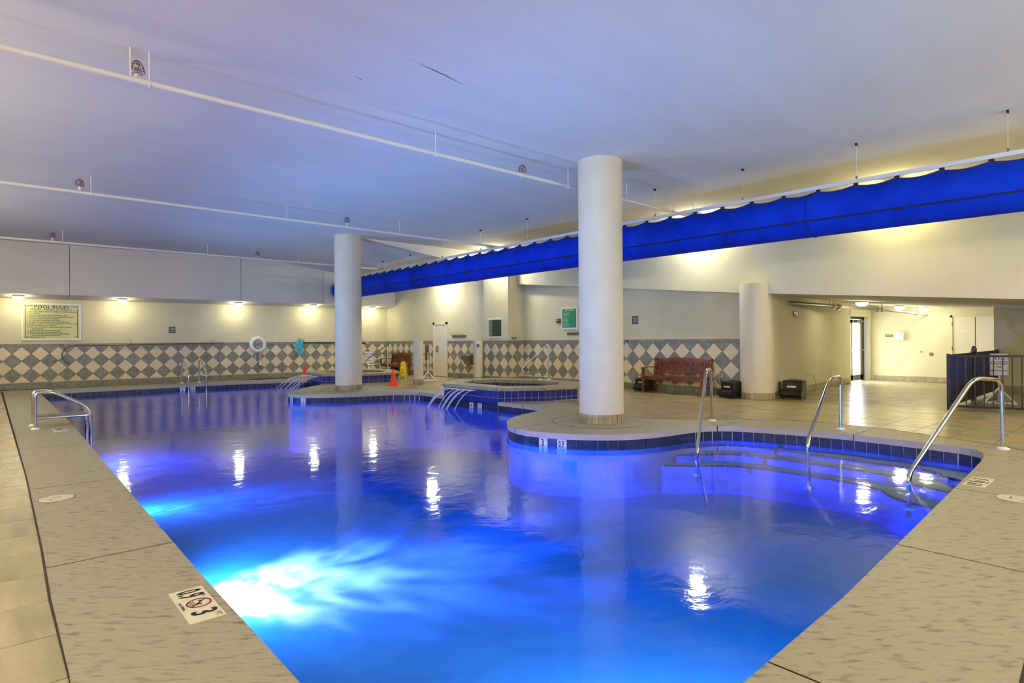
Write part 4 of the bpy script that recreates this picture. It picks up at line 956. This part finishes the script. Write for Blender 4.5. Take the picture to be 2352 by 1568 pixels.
MB().tube([(.08, -.03, -.2), (.075, -.03, -.75)], .009, 6).obj('hanging_line', M_rope, t)
MB().lathe([(.03, -.86), (.045, -.84), (.045, -.8)], 14, .08, -.03).obj('float', M_red, t); MB().lathe([(.045, -.8), (.04, -.74), (.015, -.66)], 14, .08, -.03).obj('float_top', M_white, t)
MB().tube(chain([(.24, -.02, 0.05), (.33, -.03, -.1), (.3, -.03, -.22), (.2, -.03, -.22)], 4), .006, 6).obj('grab_line', M_rope, t); MB().tube([(.02, .06, .21), (.02, -.02, .2), (.02, -.09, .12)], .008, 6).obj('wall_hook', M_grey, t)
# towel
tc = wallpt(684, 793, .08); t = thing('towel', tc, WPH, 'turquoise towel draped from a wall hook right of the life ring', 'towel')
def cloth(pts, name, amp=.03, th=.012):
    n = len(pts); rows = 10; vs = []
    for j in range(rows+1):
        for i in range(7):
            v = j/rows; u = i/6; k = v*(n-1); a = int(min(k, n-2)); f = k-a
            xl = pts[a][0]*(1-f)+pts[a+1][0]*f; xr = pts[a][1]*(1-f)+pts[a+1][1]*f; z = pts[a][2]*(1-f)+pts[a+1][2]*f
            vs.append((xl+(xr-xl)*u, -.03+amp*math.sin(u*9+v*2)*math.sin(PI*min(v+.2, 1)), z))
    mb = MB(); mb.add(vs, [(j*7+i, j*7+i+1, j*7+8+i, j*7+7+i) for j in range(rows) for i in range(6)], True); o = mb.obj(name, M_towel, t); sd = o.modifiers.new('s', 'SOLIDIFY'); sd.thickness = th; o.modifiers.new('ss', 'SUBSURF').levels = 1; return o
cloth([(-.02, .12, .24), (-.05, .17, .16), (-.06, .17, .0), (-.04, .15, -.15), (-.06, .14, -.25), (-.06, .1, -.36), (-.02, .05, -.42)], 'hanging_fold')
cloth([(-.06, .04, .18), (-.16, .06, .1), (-.25, .08, .0), (-.22, .1, -.06), (-.1, .12, -.14)], 'side_fold', .04).location = (0, -.03, 0)
MB().tube([(.04, .08, .27), (.04, -.03, .27), (.04, -.06, .22)], .01, 6).obj('wall_hook', M_grey, t)
# ------------------------------------------------------------------ benches
def bench(label, x, y, rotz, w):
    t = thing('bench', (x, y, 0), rotz, label, 'bench', 'wooden garden benches'); hw = w/2
    for s in (-1, 1):
        bevel(MB().box(s*hw-.03, s*hw+.03, -.03, .03, 0, .64).obj('front_leg', M_wood, t))
        q = MB(); ss = s*(hw-.04)
        q.add([(ss+dx_, yy, zz) for dx_ in (-.03, .03) for yy, zz in ((.44, 0), (.50, 0), (.50, .42), (.58, .9), (.52, .9), (.44, .44))], [(5, 4, 3, 2, 1, 0), (6, 7, 8, 9, 10, 11)]+[(i, (i+1) % 6, 6+(i+1) % 6, 6+i) for i in range(6)]); bevel(q.obj('back_leg', M_wood, t))
        ar = MB(); n_ = 8; vs = []
        for i in range(n_+1):
            u = i/n_; yy = -.07+.6*u; zz = .65+.025*math.sin(PI*u); vs += [(s*hw-.035, yy, zz), (s*hw+.035, yy, zz), (s*hw+.035, yy, zz-.025), (s*hw-.035, yy, zz-.025)]
        ar.add(vs, [(4*i+k, 4*i+(k+1) % 4, 4*i+4+(k+1) % 4, 4*i+4+k) for i in range(n_) for k in range(4)]+[(3, 2, 1, 0), (4*n_, 4*n_+1, 4*n_+2, 4*n_+3)]); ar.obj('armrest', M_wood, t)
        MB().box(s*hw-.015, s*hw+.015, .03, .45, .18, .22).obj('side_stretcher', M_wood, t)
    MB().box(-hw+.03, hw-.03, -.02, .01, .34, .42).obj('front_rail', M_wood, t)
    for i in range(5): bevel(MB().box(-hw+.02, hw-.02, -.03+.1*i, .055+.1*i, .42, .44).obj('seat_slat', M_wood, t), .004)
    def back(u, z): return .475+(z-.42)*.15
    low = MB(); low.add([(xx, back(0, zz)+d, zz) for xx in (-hw+.05, hw-.05) for d, zz in ((0, .5), (.03, .5), (.03, .58), (0, .58))], [(3, 2, 1, 0), (4, 5, 6, 7)]+[(i, (i+1) % 4, 4+(i+1) % 4, 4+i) for i in range(4)]); low.obj('lower_back_rail', M_wood, t)
    tp = MB(); n_ = 16; vs = []
    for i in range(n_+1):
        u = i/n_; xx = (-hw+.05)+(w-.1)*u; zt_ = .86+.055*math.sin(PI*u); vs += [(xx, back(0, .8), .8), (xx, back(0, .8)+.03, .8), (xx, back(0, zt_)+.03, zt_), (xx, back(0, zt_), zt_)]
    tp.add(vs, [(4*i+k, 4*i+4+k, 4*i+4+(k+1) % 4, 4*i+(k+1) % 4) for i in range(n_) for k in range(4)]+[(0, 1, 2, 3), (4*n_+3, 4*n_+2, 4*n_+1, 4*n_)]); tp.obj('top_back_rail', M_wood, t)
    ns = 25; sl = MB(); sw = .038; sl.add([(dx_, back(0, zz)+.005+d, zz) for dx_ in (-sw/2, sw/2) for d, zz in ((0, .57), (.016, .57), (.016, .81), (0, .81))], [(3, 2, 1, 0), (4, 5, 6, 7)]+[(i, (i+1) % 4, 4+(i+1) % 4, 4+i) for i in range(4)]); me = sl.mesh('back_slat', M_wood)
    for i in range(ns): link('back_slat', me, t, (-hw+.09+(w-.18)*i/(ns-1), 0, 0))
    return t
bench('reddish wooden slatted bench in front of the tiled wall, left of the short round column', 12.99, 8.53, -PI/2, 1.70)
bench('distant reddish wooden bench in the far corner behind the farther hot tub', 12.42, 21.55, -PI/2-.05, 1.65)
# ------------------------------------------------------------------ floor blowers
def blower(x, y, rotz, label, s=1.):
    t = thing('floor_blower', (x, y, 0), rotz, label, 'blower', 'black floor blowers'); t.scale = (s, s, s)
    prof = [(-.2, .03), (.19, .03), (.22, .06), (.23, .11), (.20, .16), (.12, .19), (.12, .36), (.09, .39), (-.17, .40), (-.2, .37)]
    mb = MB(); n_ = len(prof); mb.add([(x_, y_, z_) for x_ in (-.2, .2) for y_, z_ in [(-p[0], p[1]) for p in prof]], [tuple(range(n_)), tuple(range(2*n_-1, n_-1, -1))]+[(i, n_+i, n_+(i+1) % n_, (i+1) % n_) for i in range(n_)]); bevel(mb.obj('housing', M_blackp, t), .015, 2)
    MB().tube([(-.21, -.16, .12), (.21, -.16, .12)], .085, 16).obj('outlet_roll', M_blackp, t)
    MB().box(-.12, .12, .02, .12, .40, .415).obj('top_grille', M_grey, t)
    for xx in (-.06, .02): MB().lathe([(.015, .4), (.015, .425)], 10, xx, .1).obj('knob', M_blackp, t)
    MB().box(-.1, -.02, -.135, -.118, .25, .29).obj('badge', M_yellow, t); MB().box(-.015, .08, -.135, -.118, .252, .286).obj('badge', M_inkw, t)
    for sx in (-.17, .17):
        for sy in (-.18, .16): MB().lathe([(.018, 0), (.018, .05)], 8, sx, sy).obj('foot', M_blackp, t)
    MB().box(-.27, -.2, -.04, .06, .12, .2).obj('side_bracket', M_blackp, t); MB().tube([(-.29, .01, .06), (-.29, .01, .36)], .018, 8).obj('cord_wrap', M_blackp, t)
    return t
blower(13.2, 9.52, -PI/2, 'black floor blower tucked by the left end of the nearer bench', .92)
blower(13.12, 6.98, -PI/2-.25, 'black floor blower between the nearer bench and the short column')
blower(13.90, 5.86, -PI/2+.12, 'black floor blower right of the short column by the corridor wall', 1.08)
blower(12.7, 21.6, -PI/2, 'black floor blower under the distant bench', .8)
oc = ot.location; oy, oz = oc.y, oc.z
cord(0, [(13.54, oy, oz), (13.4, oy+.06, oz-.1), (13.42, oy+.3, .3), (13.3, oy+.55, .02), (13.2, oy+.8, .01)])
cord(1, [(13.54, oy, oz-.03), (13.42, oy-.05, oz-.15), (13.4, oy-.2, .2), (13.3, oy-.3, .12)])
cord(1, [(13.55, oy-.01, oz-.04), (13.5, oy-.08, .3), (13.35, oy-.3, .2)], M_grey)
o2 = ot2.location
cord(2, [(o2.x, o2.y-.04, o2.z-.02), (o2.x+.35, o2.y-.1, o2.z-.05), (o2.x+.42, o2.y-.15, .2), (o2.x+.2, o2.y-.3, .015), (o2.x-.6, o2.y-.35, .012)])
# ------------------------------------------------------------------ cones
def cone(x, y, label, h=.5):
    t = thing('traffic_cone', (x, y, 0), 0, label, 'cone', 'orange traffic cones'); s = h/.5
    MB().lathe([(.115*s, .02), (.11*s, .05), (.03*s, .49*s), (.024*s, .5*s), (.015*s, .49*s)], 24).obj('cone_body', M_orange, t)
    b = MB().prism([(.17*s*math.cos(PI/8+k*PI/4), .17*s*math.sin(PI/8+k*PI/4)) for k in range(8)], 0, .022).obj('base_plate', M_orange, t); bevel(b, .005)
    tx = MB(); text_mb(tx, 'CAUTION', .055*s, 0, 0, sx=.8); a = math.atan2(-y, -x)
    vs = []
    for v in tx.v: zz = (.24+ -v[0]*1.0)*1.0*s; rr = (.115-(.085*(zz/s-.02)/.47))*s+.003; th = a+(v[2])/rr*-1; vs.append((rr*math.cos(th), rr*math.sin(th), zz))
    tx.v = vs; tx.obj('lettering', M_ink, t); return t
cone(9.68, 16.6, 'orange traffic cone in front of the farther hot tub'); cone(9.0, 21.95, 'orange traffic cone at the left wall behind the waterfall'); cone(11.95, 21.5, 'small orange traffic cone in front of the distant bench', .42)
# wet floor sign
t = thing('wet_floor_sign', (11.6, 19.15, 0), -.75, 'yellow folding wet floor sign standing in front of the distant bench', 'floor sign')
for s in (-1, 1):
    mb = MB(); mb.add([(xx*k, s*yy+dy, zz) for dy in (-.006, .006) for xx, yy, zz, k in ((-.15, .16, 0, 1), (-.1, .16, 0, 1), (-.085, .14, .1, 1), (.085, .14, .1, 1), (.1, .16, 0, 1), (.15, .16, 0, 1), (.08, .01, .6, 1), (.05, .0, .64, 1), (-.05, 0, .64, 1), (-.08, .01, .6, 1))], [tuple(range(10)), tuple(range(19, 9, -1))]+[(i, (i+1) % 10, 10+(i+1) % 10, 10+i) for i in range(10)]); mb.obj('panel', M_yellow, t)
tx = MB(); text_mb(tx, 'CAUTION', .05, 0, .5, sx=.6); text_mb(tx, 'WET', .07, 0, .32, sx=.8); text_mb(tx, 'FLOOR', .06, 0, .22, sx=.8)
tx.v = [(v[0], -(.16-.25*v[2])-.012, v[2]) for v in tx.v]; tx.obj('lettering', M_inkr, t)
# sign stands
def stand(x, y, rotz, label, lines, zs, w=.3, h=.42, back=False):
    t = thing('sign_stand', (x, y, 0), rotz, label, 'sign stand')
    for k in range(3):
        a = 2*PI*k/3+PI/2; b = a+2*PI/3; pa = (.3*math.cos(a), .3*math.sin(a), .025); pb = (.3*math.cos(b), .3*math.sin(b), .025)
        MB().tube([pa, pb], .022, 8).obj('base_bar', M_white, t); MB().tube([pa, (0, 0, .34)], .018, 8).obj('brace', M_white, t)
        for q_ in range(6):
            u = (q_+.7)/6.4; MB().box(-.012, .012, -.024, .024, -.008, .008).obj('slot', M_ink, t, (pa[0]*(1-u)+pb[0]*u, pa[1]*(1-u)+pb[1]*u, .025), math.atan2(pb[1]-pa[1], pb[0]-pa[0]))
    MB().tube([(0, 0, .3), (0, 0, zs+.02)], .02, 10).obj('post', M_white, t)
    p = MB().box(-w/2, w/2, -.035, -.024, zs-h/2, zs+h/2).obj('sign_plate', M_markw if not back else M_grey, t); bevel(p, .01)
    if lines:
        r1, r2 = MB(), MB()
        for s, size, z, sx, which in lines: text_mb(r1 if which else r2, s, size, 0, zs+z, 'CENTER', sx, size*.02, y=-.038)
        if r1.v: r1.obj('lettering', M_inkr, t)
        if r2.v: r2.obj('lettering', M_ink, t)
        bd = MB(); 
        for a_ in ((-w/2+.01, -w/2+.014, -h/2+.01, h/2-.01), (w/2-.014, w/2-.01, -h/2+.01, h/2-.01), (-w/2+.01, w/2-.01, h/2-.014, h/2-.01), (-w/2+.01, w/2-.01, -h/2+.01, -h/2+.014)): bd.box(a_[0], a_[1], -.038, -.036, zs+a_[2], zs+a_[3])
        bd.obj('border', M_inkr, t)
    return t
st = at_z(2292, 924); vd = -PI/2+TH-PI/4+.0
stand(15.75, 2.45, math.atan2(-2.45, -15.75)+PI/2+.05, 'white stand with POOL CLOSED FOR MAINTENANCE sign behind the black fence', [('POOL', .1, .125, .8, 1), ('CLOSED', .1, .035, .72, 1), ('FOR', .055, -.05, .8, 0), ('MAINTENANCE', .052, -.125, .72, 1)], .82, .30, .46)
stand(12.05, 20.5, math.atan2(-20.5, -12.05)+PI/2, 'white HOT TUB CLOSED sign stand behind the farther hot tub', [('HOT TUB', .1, .12, .7, 1), ('CLOSED', .1, .02, .72, 1), ('FOR', .04, -.07, .8, 0), ('MAINTENANCE', .04, -.13, .72, 0)], .78, .34, .46) if False else None
hp = at_z(846, 853, .0)
tcs = at_P(847, 820, (9.0, 21.75), (10.4, 21.65)); stand(tcs.x, tcs.y, math.atan2(-21.6, -9.9)+PI/2, 'white HOT TUB CLOSED sign stand behind the farther hot tub', [('HOT TUB', .1, .12, .72, 1), ('CLOSED', .1, .02, .74, 1), ('FOR', .04, -.07, .8, 0), ('MAINTENANCE', .04, -.13, .72, 0)], tcs.z, .34, .46)
stand(11.33, 17.1, math.atan2(-17, -11.3)-.45, 'white sign stand turned edge on behind the waist high post', None, .98, .3, .5, True)
# ------------------------------------------------------------------ drinking fountain
fp = at_X(1084, 830, 13.25); t = thing('drinking_fountain', (13.25, fp.y, 0), -PI/2, 'stainless wall drinking fountain beside the post with a sticker', 'drinking fountain')
b = MB().prism([(-.28, -.4), (.22, -.4), (.28, -.3), (.28, 0), (-.28, 0), (-.28, -.3)], .84, .93).obj('basin', M_steel, t); bevel(b, .01)
mb = MB(); mb.add([(-.2, 0, .5), (.2, 0, .5), (.2, -.2, .55), (-.2, -.2, .55), (-.26, 0, .84), (.26, 0, .84), (.26, -.34, .84), (-.26, -.34, .84)], [(3, 2, 1, 0), (4, 5, 6, 7), (0, 1, 5, 4), (1, 2, 6, 5), (2, 3, 7, 6), (3, 0, 4, 7)]); mb.obj('apron', M_alu, t)
MB().tube([(.0, -.12, .93), (.0, -.12, .98), (-.03, -.16, 1.0)], .014, 8).obj('spout', M_steel, t); MB().lathe([(.03, .93), (.03, .97), (.015, .99)], 12, -.05, -.1).obj('push_button', M_black, t)
# ------------------------------------------------------------------ black fence
fc = thing('pool_fence', (0, 0, 0), 0, 'black metal picket fence around the raised spa area at the right edge', 'fence')
FA = Vector((13.82, 2.91, 0)); FB = Vector((14.75, -.2, 0)); FD = Vector((19.25, 3.03, 0))
def panel(a, b, step, nm):
    d = b-a; L = d.length; u = d/L; rz = math.atan2(u.y, u.x)
    for z0, z1 in ((1.02, 1.06), (.06, .10)): MB().box(0, L, -.018, .018, z0, z1).obj('rail', M_black, fc, a, rz)
    me = MB().box(-.009, .009, -.009, .009, .08, 1.03).mesh('picket', M_black); k = int(L/step)
    for i in range(1, k): link('picket', me, fc, a+u*(i*L/k), rz)
panel(FA, FB, .135, 'front'); panel(FA, FD, .115, 'side')
for p in (FA, FA.lerp(FD, .42), FA.lerp(FD, .47), FD): MB().box(-.025, .025, -.025, .025, 0, 1.08).obj('post', M_black, fc, p)
g = FA.lerp(FD, .445); MB().box(-.06, .06, -.05, .03, 1.0, 1.16).obj('gate_latch', M_blackp, fc, g); MB().lathe([(.03, 1.16), (.025, 1.2)], 10).obj('latch_knob', M_blackp, fc, g); MB().box(-.03, .03, -.05, 0, .62, 1.0).obj('latch_body', M_blackp, fc, g)
